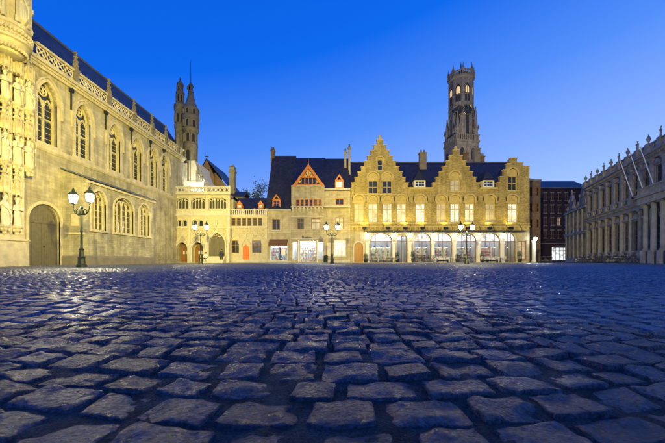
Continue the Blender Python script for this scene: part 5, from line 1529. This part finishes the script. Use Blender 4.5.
# urns and statues along the balustrade
um = MB().lathe([(.22, 0), (.22, .1), (.1, .18), (.1, .28), (.3, .6), (.34, .85), (.22, .98), (.26, 1.04), (.16, 1.2), (.08, 1.35), (.1, 1.42), (.02, 1.55)], 0, 0, 12)
ca, sa = math.cos(PH), math.sin(PH)
def pw(x, y): return (PO[0] + x * ca - y * sa, PO[1] + x * sa + y * ca)
u0 = None; ORDS = ['first', 'second', 'third', 'fourth', 'fifth', 'sixth', 'seventh', 'eighth']
for k, x in enumerate(piers):
    if x > 25: continue
    wx_, wy_ = pw(x, -.4)
    if k % 2 == 0:
        o = um.build('stone_urn', M['grey_trim'], None, 35) if u0 is None else u0.copy()
        if u0 is None: u0 = o
        else: COL.objects.link(o)
        o.scale = (.7, .7, .75); tag(o, 'lidded stone urn on the palace balustrade, %s from the scroll-gabled house' % ORDS[k // 2], 'urn', 'urns on the palace balustrade')
    else:
        o = stat_proto.copy(); COL.objects.link(o); o.data = o.data.copy(); o.data.materials[0] = M['grey_trim']; o.scale = (1.0, 1.0, 1.0); o.rotation_euler = (0, 0, PH + random.uniform(-.3, .3))
        o.scale = (.7, .7, .7); tag(o, 'weathered stone figure on the palace balustrade, %s from the scroll-gabled house' % ORDS[k // 2], 'statue', 'figures on the palace balustrade')
    o.location = (wx_, wy_, 14.55)
# flag poles
for x, lab in ((15.6, 'white slanted flagpole on the palace, farthest from the columned portal'), (18.3, 'white slanted flagpole on the palace, middle one of three'), (20.6, 'white slanted flagpole on the palace, beside the columned portal')):
    fp = empty('flagpole', (*pw(x, 0), 0), PH, lab, 'flagpole', 'flagpoles on the palace front')
    MB().tube([(0, -.15, 8.75), (-.1, -1.5, 13.9)], .06, 7, .045).build('pole', M['white'], fp)
    MB().lathe([(.02, 13.88), (.1, 13.96), (.1, 14.04), (.02, 14.12)], -.1, -1.5, 8).build('ball', M['white'], fp)
    MB().box(-.1, .1, -.32, 0, 8.6, 8.85).build('bracket', M['iron'], fp)

# narrow scroll-gabled house next to the palace
sh2 = empty('scroll_gable_house', (PO[0] + .369 * .15, PO[1] + .93 * .15, 0), PH, 'narrow dark baroque house with scrolled gables adjoining the far end of the palace', 'house')
Ls = 12.0
bb = [-1.5 - 2.25 * k for k in range(5)]
holes = []
for c in bb: holes += [rect(c - .5, c + .5, 1.2, 4.6), rect(c - .48, c + .48, 6.6, 9.3)]
out = [(-Ls, -.1), (0, -.1), (0, 10.4)]
for gc in (-3.0, -9.0):
    out += [(gc + 2.4, 10.4), (gc + 2.2, 11.2), (gc + 1.5, 11.6), (gc + 1.35, 12.6), (gc + .8, 12.9), (gc + .6, 13.6), (gc, 14.0), (gc - .6, 13.6), (gc - .8, 12.9), (gc - 1.35, 12.6), (gc - 1.5, 11.6), (gc - 2.2, 11.2), (gc - 2.4, 10.4)]
out += [(-Ls, 10.4)]
facade(sh2, out, holes, M['grey'], 0, .45)
for c in bb:
    window(sh2, c - .5, c + .5, 1.2, 4.6, y=.2, cols=2, rows=(2.3, 3.5), fm=M['grey_trim'], gm=M['glass_blue'], fw=.08, bw=.06)
    window(sh2, c - .48, c + .48, 6.6, 9.3, y=.2, cols=2, rows=(8.2,), fm=M['grey_trim'], gm=M['glass'], fw=.08, bw=.06)
for za, zb, p in ((5.4, 5.7, .3), (5.7, 5.85, .45), (10.1, 10.4, .4), (-.1, .8, .15)): MB().box(-Ls, 0, -p, .1, za, zb).build('ledge', M['grey_trim'], sh2)
for k in range(6):
    x = -.4 - 2.25 * k; mb = MB(); mb.box(x - .2, x + .2, -.2, .05, .8, 5.4); mb.build('pilaster', M['grey_trim'], sh2); MB().box(x - .18, x + .18, -.18, .05, 5.85, 10.1).build('pilaster', M['grey_trim'], sh2)
for gc in (-3.0, -9.0):
    for s in (-1, 1): MB().ring((gc + s * 1.75, -.02, 11.25), .42, .12, 12, 5).build('scroll', M['grey_trim'], sh2); MB().ring((gc + s * .95, -.02, 12.75), .28, .09, 10, 5).build('scroll', M['grey_trim'], sh2)
    MB().lathe([(.2, 14.0), (.1, 14.2), (.25, 14.5), (.05, 15)], gc, .2, 8).build('finial', M['grey_trim'], sh2)
MB().box(-Ls + .05, -.05, .5, 8, 0, 10.3).build('inner_wall', M['grey'], sh2)
mb = MB(); gable_roof(mb, -Ls, -.02, .4, 8, 10.3, 14.2, 0); mb.build('roof', M['slate_blue'], sh2)

# brick house closing the street, and the dark corner house
DR = 76.0
rx, rz = fr(DR)
rb = empty('street_brick_house', (0, DR, 0), 0, 'tall dark red brick house with lit shopfront at the end of the side street', 'house')
A, B = rx(539), rx(590)
wins = []
for r_ in range(4):
    for c_ in range(5): wins.append((rx(543.5 + 7 * c_), rx(547 + 7 * c_), rz(238 - 12.5 * r_), rz(230.5 - 12.5 * r_)))
shp = (rx(552), rx(568), .3, rz(247))
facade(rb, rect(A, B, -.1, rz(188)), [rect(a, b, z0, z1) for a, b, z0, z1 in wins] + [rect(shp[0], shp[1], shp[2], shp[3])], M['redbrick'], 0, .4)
for k, (a, b, z0, z1) in enumerate(wins): window(rb, a, b, z0, z1, y=.15, cols=2, rows=((z0 + z1) / 2,), fm=M['brown_frame'], gm=M['lit_dim' if k == 7 else 'glass_dark'], fw=.08, bw=.06)
window(rb, shp[0], shp[1], shp[2], shp[3], y=.15, cols=4, rows=(shp[3] - .8,), fm=M['white'], gm=M['fanlight'], fw=.08, bw=.12, name='shop_window')
mb = MB(); mb.slab((shp[0] - .2, -1.0, shp[3] - .2), (shp[1] + .2, -1.0, shp[3] - .2), (shp[1] + .2, -.02, shp[3] + .5), (shp[0] - .2, -.02, shp[3] + .5), .06); mb.build('awning', M['awning'], rb)
for a, b, z0, z1 in wins: MB().box(a - .1, b + .1, -.12, .1, z0 - .18, z0 - .02).build('sill', M['dirty_and_shade'], rb); MB().box(a - .05, b + .05, -.05, .1, z1 + .02, z1 + .25).build('lintel', M['dirty_and_shade'], rb)
MB().box(A, B, -.3, .1, rz(188.6), rz(187.5)).build('cornice', M['dirty_and_shade'], rb); MB().box(A, B, -.12, .1, rz(244), rz(243)).build('ledge', M['dirty_and_shade'], rb)
mb = MB(); mb.slab((A - .2, -.35, rz(188)), (B, -.35, rz(188)), (B, 5, rz(176)), (A - .2, 5, rz(176)), .2); mb.slab((B, 10, rz(188)), (A - .2, 10, rz(188)), (A - .2, 5.004, rz(176)), (B, 5.004, rz(176)), .2); mb.build('roof', M['slate_blue'], rb)
MB().box(A + .05, B - .05, .45, 9.8, 0, rz(188) - .1).build('inner_wall', M['redbrick'], rb)
DK2 = 54.0
kx2, kz2 = fr(DK2)
dk = empty('dark_corner_house', (0, DK2, 0), 0, 'dark narrow house with chimneys in the side street behind the stepped gable hall', 'house')
A, B = kx2(516), kx2(540.5)
wk = [(kx2(a), kx2(a + 3.2), kz2(z + 9), kz2(z)) for a in (530, 535.8) for z in (187, 203, 219)]
facade(dk, rect(A, B, -.1, kz2(180)), [rect(*w) for w in wk], M['brownbrick'], 0, .4)
for k, w in enumerate(wk): window(dk, *w, y=.15, cols=2, rows=((w[2] + w[3]) / 2,), fm=M['brown_frame'], gm=M['glass_dark'], fw=.07, bw=.05)
MB().box(A + .05, B - .05, .45, 9, 0, kz2(181)).build('inner_wall', M['brownbrick'], dk)
mb = MB(); mb.box(A, B + .1, -.2, .1, kz2(181), kz2(179.6)); mb.build('cornice', M['dirty_and_shade'], dk)
mb = MB(); gable_roof(mb, A, B, .2, 9, kz2(180), kz2(170), .1); mb.build('roof', M['slate_blue'], dk)
for px, t in ((530.5, 163), (535, 166), (539, 168)): chimney(dk, kx2(px), 4.4, kz2(176), kz2(t), .4, .35, M['dirty_and_shade'])

# =====================================================================================================
# small things
# =====================================================================================================
def lantern_post(loc, rz, label, dim=None, scale=1.0):
    root = empty('street_lantern', (*loc, 0), rz, label, 'street lamp', 'twin-armed lanterns on the square')
    root.scale = (scale, scale, scale)
    m = MB(); m.lathe([(.25, -.02), (.25, .12), (.19, .18), (.17, .5), (.2, .55), (.13, .62), (.1, .95), (.13, 1.0), (.08, 1.08)], 0, 0, 8); m.build('base', M['green_iron'], root)
    m = MB(); m.lathe([(.065, 1.08), (.058, 2.0), (.09, 2.04), (.055, 2.1), (.048, 2.95), (.12, 3.02), (.1, 3.12), (.05, 3.3), (.09, 3.38), (.02, 3.5)], 0, 0, 10); m.build('pole', M['green_iron'], root, 40)
    for s in (-1, 1):
        m = MB()
        m.tube([(0, 0, 3.0), (s * .25, 0, 2.98), (s * .5, 0, 3.12), (s * .62, 0, 3.4), (s * .62, 0, 3.62)], .04, 6, .03)
        m.ring((s * .28, 0, 3.16), .13, .022, 12, 5); m.tube([(0, 0, 3.3), (s * .2, 0, 3.34), (s * .42, 0, 3.2)], .02, 5)
        m.build('arm', M['green_iron'], root)
        cx = s * .62
        m = MB(); m.lathe([(.05, 3.60), (.10, 3.64), (.11, 3.68), (.02, 3.69)], cx, 0, 6)
        for q in range(6):
            t = q * PI / 3; m.tube([(cx + .11 * math.cos(t), .11 * math.sin(t), 3.66), (cx + .22 * math.cos(t), .22 * math.sin(t), 4.14)], .012, 4)
        m.lathe([(.25, 4.14), (.26, 4.18), (.12, 4.34), (.06, 4.38), (.08, 4.44), (.015, 4.56)], cx, 0, 6)
        lt = m.build('lantern', M['green_iron'], root)
        g = MB(); g.lathe([(.10, 3.68), (.15, 3.74), (.20, 3.92), (.205, 4.04), (.16, 4.12)], cx, 0, 10)
        g.build('globe', M['lamp_dim'] if dim in (s, 0) else M['lamp_bright'] if dim == -s else M['lamp_glow'], lt, 60)
    return root
lantern_post((-14.33, 17.7), math.radians(-15), 'green iron twin lantern before the annex, one globe dimmer', dim=1)
lantern_post((-14.2, 33.4), 0, 'green iron twin lantern before the stair chapel arches')
lantern_post((-.05, 33.4), 0, 'green iron twin lantern before the plain ledge house')
lantern_post((14.45, 33.4), 0, 'green iron twin lantern before the golden stepped gable hall')
lantern_post((-14.4, 2.0), 0, 'green iron twin lantern near the carved front', dim=0)
lantern_post((13.0, -15.0), .5, 'green iron twin lantern on the open cobbles behind the viewpoint', dim=0)

# bracket lamp on the end of the stepped hall
wl = empty('pillar_lamp', (26.75, 42.2, 3.2), 0, 'glaring white lamp on a pale pillar at the corner of the stepped gable hall', 'street lamp')
m = MB(); m.box(.5, .9, -.12, .28, -3.2, -2.9); m.box(.54, .86, -.08, .24, -2.9, -.25); m.box(.5, .9, -.12, .28, -.25, -.12); m.build('pillar', M['white'], wl)
m = MB(); m.tube([(.7, .08, -.12), (.7, .1, .38), (.7, -.3, .38)], .03, 6); m.build('bracket', M['iron'], wl)
MB().lathe([(.05, .36), (.2, .30), (.22, .24), (.16, .22)], .7, -.3, 10).build('lamp_shade', M['iron'], wl)
MB().lathe([(.02, -.12), (.14, -.06), (.2, .06), (.19, .17), (.05, .24)], .7, -.3, 10).build('globe', M['starlamp'], wl, 60)

# floodlights
def floodlight(loc, target, watts, col, size, blend, label, base=None, r=.25):
    v = Vector(target) - Vector(loc)
    f = empty('floodlight', loc, 0, label, 'floodlight', None)
    q = v.to_track_quat('-Z', 'Y')
    Rm = q.to_matrix().to_4x4()
    m = MB(); m.M = Rm; m.box(-.24, .24, -.16, .16, .02, .2); m.box(-.28, .28, -.2, .2, -.04, .02); m.build('housing', M['iron'], f)
    m = MB(); m.M = Rm; m.box(-.22, .22, -.14, .14, -.052, -.045); m.build('lens', M['floodlens'], f)
    if base is None:
        m = MB(); m.tube([(0, 0, -.12), (0, 0, -loc[2] - .02)], .07, 8, .1); m.lathe([(.2, -loc[2] - .02), (.2, -loc[2] + .1), (.1, -loc[2] + .2)], 0, 0, 10); m.build('mast', M['green_iron'], f)
    else:
        m = MB(); m.tube([(0, 0, -.1), (0, 0, -base)], .03, 6); m.box(-.12, .12, -.12, .12, -base - .02, -base + .03); m.build('stand', M['iron'], f)
    ld = bpy.data.lights.new('flood', 'SPOT'); ld.energy = watts; ld.color = col; ld.spot_size = math.radians(size); ld.spot_blend = blend; ld.shadow_soft_size = r
    lo = bpy.data.objects.new('flood_beam', ld); COL.objects.link(lo); lo.parent = f; lo.rotation_euler = q.to_euler(); lo.location = v.normalized() * .12
    return f
floodlight((9.0, -3.0, 9.0), (-20.6, 27.5, 8.5), 74000, SODIUM, 54, 1.0, 'mast floodlight aimed at the gothic hall')
floodlight((2.0, -8.0, 9.0), (-20.6, 36, 9.0), 64000, SODIUM, 38, .8, 'mast floodlight aimed at the far windows of the hall')
floodlight((-6.0, -6.5, 9.0), (16, 42, 8.5), 112000, (1, .76, .10), 44, .7, 'mast floodlight aimed at the stepped gables')
floodlight((4.0, -12.0, 9.0), (-8, 42, 7), 104000, SODIUM, 34, .8, 'mast floodlight aimed at the shop houses and stair chapel')
floodlight((10, -3.0, 7.0), (42, 46, 8), 21000, (1, .94, .78), 36, .9, 'mast floodlight aimed at the baroque palace')
# white floodlight on the chapel terrace
floodlight((-18.6, 43.0, 9.4), (-19.6, 45.5, 14.0), 1100, COOL, 100, .6, 'small white floodlight on the chapel terrace', base=.45, r=.1)
# belfry floodlight on a roof
floodlight((40.0, 64.0, 17.5), (58, 140, 66), 300000, (1, .86, .6), 34, .7, 'rooftop floodlight aimed at the belfry')
# wall spots on the arcade pillars
D = 42.0
fx, fz = fr(D)
for k, px in enumerate((364, 387, 404, 421, 444, 466, 487, 508)):          # uplights along the edge of the iron canopy
    floodlight((fx(px), D - .70, fz(231.5) + .5), (fx(px), D - .05, fz(200)), 190, (1, .78, .12), 130, .9, 'canopy uplight washing the golden brick front, %s from the wooden door' % ['first', 'second', 'third', 'fourth', 'fifth', 'sixth', 'seventh', 'eighth'][k], base=.44, r=.08)
for k, px in enumerate(PILL):
    x = fx(px)
    s = empty('arcade_spotlight', (x, D - .5, fz(233.5)), 0, 'small white spotlight under the canopy above an arcade pillar', 'spotlight', 'spotlights above the arcade pillars')
    m = MB(); m.lathe([(.05, .14), (.11, .10), (.13, -.06), (.10, -.08)], 0, 0, 10); m.tube([(0, 0, .1), (0, 0, .24)], .02, 5); m.build('housing', M['iron'], s, 40)
    MB().lathe([(.09, -.085), (.11, -.10), (.06, -.14), (.01, -.15)], 0, 0, 10).build('lens', M['spotlens'], s, 60)

# bicycles
def make_bicycle():
    r = empty('bicycle')
    for x in (-.52, .52):
        w = MB().ring((x, 0, .34), .33, .018, 20, 5).build('wheel', M['black'], r)
        m = MB(); m.ring((x, 0, .34), .305, .01, 20, 4)
        for k in range(8):
            t = k * PI / 8 * 2 / 2 + .1; m.tube([(x + .3 * math.cos(t), 0, .34 + .3 * math.sin(t)), (x - .3 * math.cos(t), 0, .34 - .3 * math.sin(t))], .004, 3)
        m.build('rim', M['steel'], w)
    m = MB(); m.tube([(-.52, 0, .34), (-.08, 0, .30)], .018, 5); m.tube([(-.08, 0, .30), (-.22, 0, .86)], .018, 5); m.tube([(-.52, .0, .34), (-.2, 0, .78)], .014, 5); m.tube([(-.2, 0, .78), (.34, 0, .84)], .018, 5); m.tube([(-.08, 0, .3), (.36, 0, .74)], .018, 5); m.tube([(.52, 0, .34), (.36, 0, .78), (.30, 0, 1.0)], .018, 5)
    m.build('frame', M['iron'], r)
    MB().tube([(.22, -.27, 1.0), (.3, -.2, 1.04), (.3, 0, 1.0), (.3, .2, 1.04), (.22, .27, 1.0)], .014, 5).build('handlebar', M['steel'], r)
    m = MB(); m.panel([(-.36, .88), (-.1, .88), (-.08, .92), (-.36, .95)], [], -.07, .07); m.build('saddle', M['black'], r)
    m = MB(); m.ring((-.08, 0, .30), .09, .01, 12, 4); m.tube([(-.08, -.09, .30), (-.02, -.11, .15)], .012, 4); m.tube([(-.08, .09, .30), (-.14, .11, .45)], .012, 4); m.build('crank', M['steel'], r)
    m = MB(); m.box(-.7, -.35, -.07, .07, .73, .745); m.build('rack', M['steel'], r)
    return r
bk = make_bicycle(); first = True
def put_bike(x, y, rz, label, group, z=.0):
    global first
    o = bk if first else copy_tree(bk)
    first = False
    o.location = (x, y, z); o.rotation_euler = (0, 0, rz)
    tag(o, label, 'bicycle', group)
for k in range(22):
    t = 1.0 + k * .9 + random.uniform(-.12, .12)
    x, y = pw(t, -1.5 + random.uniform(-.12, .12))
    put_bike(x, y, PH + PI / 2 + random.uniform(-.35, .35) + (PI if random.random() < .3 else 0), 'bicycle parked nose-in along the base of the grey palace', 'bicycles along the palace')
for px, rz_, dy in ((416.5, .3, -.9), (420, 1.0, -1.0), (424, .1, -.85), (428.5, 2.6, -1.0)):
    put_bike(fx(px), D + dy, rz_, 'bicycle leaning about before the second arcade arch', 'bicycles before the arcade', .045)
for px, rz_, dy in ((459, .15, -.95), (463, 2.9, -1.05)):
    put_bike(fx(px), D + dy, rz_, 'bicycle standing before the fourth arcade arch', 'bicycles by the fourth arch', .045)
for px, rz_ in ((543, .1), (548, .3)):
    put_bike((px - 332.5) * 50 / 310, 50, rz_, 'bicycle standing at the mouth of the side street', 'bicycles in the side street')

# cafe tables and chairs under the first arch
def make_table():
    r = empty('cafe_table')
    MB().lathe([(.33, .70), (.35, .715), (.35, .735), (.33, .75)], 0, 0, 16).build('table_top', M['white'], r)
    MB().lathe([(.22, 0), (.2, .03), (.04, .06), (.03, .68), (.12, .70)], 0, 0, 10).build('pedestal', M['iron'], r)
    return r
def make_chair():
    r = empty('cafe_chair')
    m = MB(); m.box(-.21, .21, -.21, .21, .43, .47); m.build('seat', M['goods_cream'], r)
    m = MB(); m.box(-.2, .2, .185, .215, .56, .88); m.build('backrest', M['goods_cream'], r)
    for sx in (-1, 1):
        for sy in (-1, 1):
            MB().tube([(sx * .18, sy * .18, .44), (sx * .21, sy * .21, 0)], .016, 5).build('leg', M['iron'], r)
        MB().tube([(sx * .19, .2, .44), (sx * .19, .22, .88)], .014, 5).build('back_post', M['iron'], r)
    return r
tb = make_table(); ch = make_chair(); n1 = n2 = 0
for px in (371.5, 378, 385, 391, 436, 448, 483, 497):
    o = tb if n1 == 0 else copy_tree(tb); n1 += 1
    o.location = (fx(px), D - .85, .042); nm = 'first' if px < 400 else 'third' if px < 460 else 'fifth'; tag(o, 'round white cafe table before the %s arcade arch from the wooden door' % nm, 'table', 'cafe tables under the %s arch' % nm)
    for s in (-1, 1):
        c = ch if n2 == 0 else copy_tree(ch); n2 += 1
        c.location = (fx(px) + s * .47, D - .85 + random.uniform(-.1, .1), .042); c.rotation_euler = (0, 0, -s * PI / 2 + random.uniform(-.2, .2)); tag(c, 'cream cafe chair at a round table before the %s arch' % nm, 'chair', 'cafe chairs under the %s arch' % nm)
# benches
for px, lab in ((441, 'white bench before the third arcade arch'), (490, 'white bench before the fifth arcade arch')):
    r = empty('bench', (fx(px), D - .6, .042), 0, lab, 'bench', 'benches before the arcade')
    for k in range(3): MB().box(-.8, .8, -.2 + k * .14, -.09 + k * .14, .42, .46).build('slat', M['white'], r)
    for s in (-1, 1): MB().box(s * .65 - .04, s * .65 + .04, -.18, .18, 0, .419).build('leg', M['iron'], r)
# potted shrubs against the arcade pillars
def make_shrub(seed):
    r = empty('potted_shrub')
    MB().lathe([(.17, 0), (.2, .05), (.25, .38), (.28, .4), (.28, .46), (.2, .45)], 0, 0, 12).build('pot', M['iron'], r, 40)
    g = np.random.default_rng(seed); n = 420
    d = g.normal(0, 1, (n, 3)); d /= np.linalg.norm(d, axis=1)[:, None]
    c = d * (g.random((n, 1)) ** .4) * np.array([[.32, .32, .42]]) + np.array([[0, 0, .85]])
    a = g.normal(0, 1, (n, 3)); a /= np.linalg.norm(a, axis=1)[:, None]; b = np.cross(a, g.normal(0, 1, (n, 3))); b /= np.linalg.norm(b, axis=1)[:, None]
    s_ = g.uniform(.03, .06, (n, 1))
    V = np.stack([c - a * s_, c + b * s_ * .5, c + a * s_, c - b * s_ * .5], 1).reshape(-1, 3)
    o = bpy.data.objects.new('foliage', mesh_np('foliage', V, np.arange(4 * n).reshape(-1, 4), M['leaf'], False)); COL.objects.link(o); o.parent = r; tag(o, kind='stuff')
    MB().tube([(0, 0, .42), (.02, 0, .8)], .03, 5).build('stem', M['bark'], r)
    return r
for k, (px, nm) in enumerate(((365.2, 'beside the wooden door'), (396.3, 'left of the dark shop door'), (411.8, 'between the shop door and the second arch'), (455.6, 'between the third and fourth arch'), (479.8, 'between the fourth and fifth arch'), (517, 'beyond the last narrow arch'))):
    o = make_shrub(k + 60); o.location = (fx(px), D - .62, .042); o.scale = (1, 1, 1 + .15 * (k % 3))
    tag(o, 'dark potted shrub on the pavement %s' % nm, 'plant', 'potted shrubs along the arcade')
# litter bins
for x, y, lab in ((fx(326) , D - 1.3, 'dark green litter bin beside the lit shop window'),):
    r = empty('litter_bin', (x, y, .04), 0, lab, 'bin')
    MB().lathe([(.24, 0), (.26, .05), (.27, .8), (.3, .84), (.3, .9), (.2, .93)], 0, 0, 14).build('body', M['green_iron'], r, 40)
    MB().lathe([(.21, .93), (.24, .97), (.1, 1.03), (.02, 1.04)], 0, 0, 14).build('lid', M['iron'], r, 40)
# person in dark clothes beside the chapel door
def person(loc, rz, label, jv=None, mat='dark_cloth', legs=None):
    jv = jv or {'pel': ((0, 0, .95), .15), 'sp': ((0, .01, 1.15), .14), 'ch': ((0, 0, 1.36), .17), 'nk': ((0, -.01, 1.50), .06), 'hd': ((0, -.03, 1.60), .085), 'ht': ((0, -.02, 1.72), .075),
          'sl': ((-.19, 0, 1.42), .075), 'el': ((-.26, .03, 1.14), .055), 'wl': ((-.25, -.08, .9), .04), 'fl': ((-.245, -.1, .8), .03),
          'sr': ((.19, 0, 1.42), .075), 'er': ((.26, .03, 1.14), .055), 'wr': ((.22, -.14, .96), .04), 'fr': ((.2, -.2, .9), .03),
          'hl': ((-.1, 0, .88), .1), 'kl': ((-.11, -.02, .5), .07), 'al': ((-.12, .02, .09), .05), 'tl': ((-.13, -.16, .04), .045),
          'hr': ((.1, 0, .88), .1), 'kr': ((.11, -.06, .5), .07), 'ar': ((.13, -.03, .09), .05), 'tr': ((.15, -.2, .04), .045)}
    names = list(jv); ed = ['pel-sp', 'sp-ch', 'ch-nk', 'nk-hd', 'hd-ht', 'ch-sl', 'sl-el', 'el-wl', 'wl-fl', 'ch-sr', 'sr-er', 'er-wr', 'wr-fr', 'pel-hl', 'hl-kl', 'kl-al', 'al-tl', 'pel-hr', 'hr-kr', 'kr-ar', 'ar-tr']
    me = bpy.data.meshes.new('person_body')
    me.from_pydata([jv[n][0] for n in names], [tuple(names.index(x) for x in e.split('-')) for e in ed], [])
    o = bpy.data.objects.new('person', me); COL.objects.link(o)
    md = o.modifiers.new('skin', 'SKIN')
    for i, n in enumerate(names):
        me.skin_vertices[0].data[i].radius = (jv[n][1], jv[n][1] * (.75 if n in ('ch', 'sp', 'pel') else 1))
    me.skin_vertices[0].data[0].use_root = True
    o.modifiers.new('sub', 'SUBSURF').levels = 2; o.modifiers['sub'].render_levels = 2
    me.materials.append(M[mat])
    o.location = loc; o.rotation_euler = (0, 0, rz); tag(o, label, 'person')
    hx, hy, hz = jv['hd'][0]
    MB().lathe([(.02, hz - .10), (.075, hz - .06), (.10, hz), (.10, hz + .06), (.07, hz + .10)], hx, hy - .015, 10, .85, 1).build('face', M['skin'], o, 60)
    MB().lathe([(.09, hz + .01), (.118, hz + .04), (.118, hz + .12), (.08, hz + .19), (.02, hz + .21)], hx, hy + .025, 10, .9, 1).build('hair', M['black'], o, 60)
    if legs:
        m = MB()
        for ch in legs: m.tube([jv[q][0] for q in ch], jv[ch[0]][1] * 1.12, 10, jv[ch[-1]][1] * 1.2)
        m.build('trousers', M['dark_cloth'], o, 60)
    return o
try:
    person((fx(226.2), 40.2, .0), .3, 'person in dark clothes standing by the buttress of the chapel door')
    sj = {'pel': ((0, 0, .14), .15), 'sp': ((0, -.02, .34), .14), 'ch': ((0, -.06, .56), .17), 'nk': ((0, -.09, .69), .06), 'hd': ((0, -.12, .79), .085), 'ht': ((0, -.11, .91), .075),
          'sl': ((-.19, -.06, .6), .075), 'el': ((-.25, -.16, .36), .055), 'wl': ((-.12, -.36, .28), .04), 'fl': ((-.05, -.42, .27), .03),
          'sr': ((.19, -.06, .6), .075), 'er': ((.25, -.16, .36), .055), 'wr': ((.12, -.36, .28), .04), 'fr': ((.05, -.42, .27), .03),
          'hl': ((-.1, -.03, .1), .1), 'kl': ((-.13, -.44, .18), .07), 'al': ((-.13, -.46, -.26), .05), 'tl': ((-.14, -.62, -.32), .045),
          'hr': ((.1, -.03, .1), .1), 'kr': ((.13, -.44, .18), .07), 'ar': ((.13, -.46, -.26), .05), 'tr': ((.15, -.62, -.32), .045)}
    fx41, fz41 = fr(41.0)
    person((fx41(207.6), 40.45, .45), .15, 'person in white top and dark trousers sitting on the chapel door steps', sj, 'white_cloth', (('hl', 'kl', 'al'), ('hr', 'kr', 'ar')))
except Exception as e:
    print('PERSON', e)

# small tree over the roofs
def tree(loc, h, r, label):
    t = empty('tree', loc, 0, label, 'tree')
    m = MB(); m.tube([(0, 0, 0), (.1, 0, h * .45), (0, .1, h * .7), (.1, 0, h * .92)], .28, 8, .06)
    rr = random.Random(4); tips = []
    for k in range(16):
        a = rr.uniform(0, 2 * PI); z = h * rr.uniform(.5, .85); l = r * rr.uniform(.6, 1.0)
        p = (l * math.cos(a), l * math.sin(a), z + l * rr.uniform(.3, .9)); tips.append(p)
        m.tube([(0, 0, z), (p[0] * .5, p[1] * .5, z + (p[2] - z) * .4), p], .07, 5, .015)
        for q in range(5):
            e = (p[0] + rr.uniform(-.8, .8), p[1] + rr.uniform(-.8, .8), p[2] + rr.uniform(-.3, .9)); tips.append(e); m.tube([(p[0] * .7, p[1] * .7, z + (p[2] - z) * .65), e], .03, 4, .008)
    m.build('trunk', M['bark'], t)
    n = 2600; g = np.random.default_rng(5); tp = np.array(tips)[g.integers(0, len(tips), n)]
    c = tp + g.normal(0, .3, (n, 3))
    a = g.normal(0, 1, (n, 3)); a /= np.linalg.norm(a, axis=1)[:, None]; b = np.cross(a, g.normal(0, 1, (n, 3))); b /= np.linalg.norm(b, axis=1)[:, None]
    s = g.uniform(.08, .16, (n, 1))
    V = np.stack([c - a * s, c + b * s * .6, c + a * s, c - b * s * .6], 1).reshape(-1, 3)
    me = mesh_np('crown', V, np.arange(4 * n).reshape(-1, 4), M['leaf'], False)
    o = bpy.data.objects.new('crown', me); COL.objects.link(o); o.parent = t; tag(o, kind='stuff')
tree(((252.5 - 332.5) * 58 / 310, 58, 0), 14.6, 2.1, 'small loose tree showing above the roofs by the slate shop house')
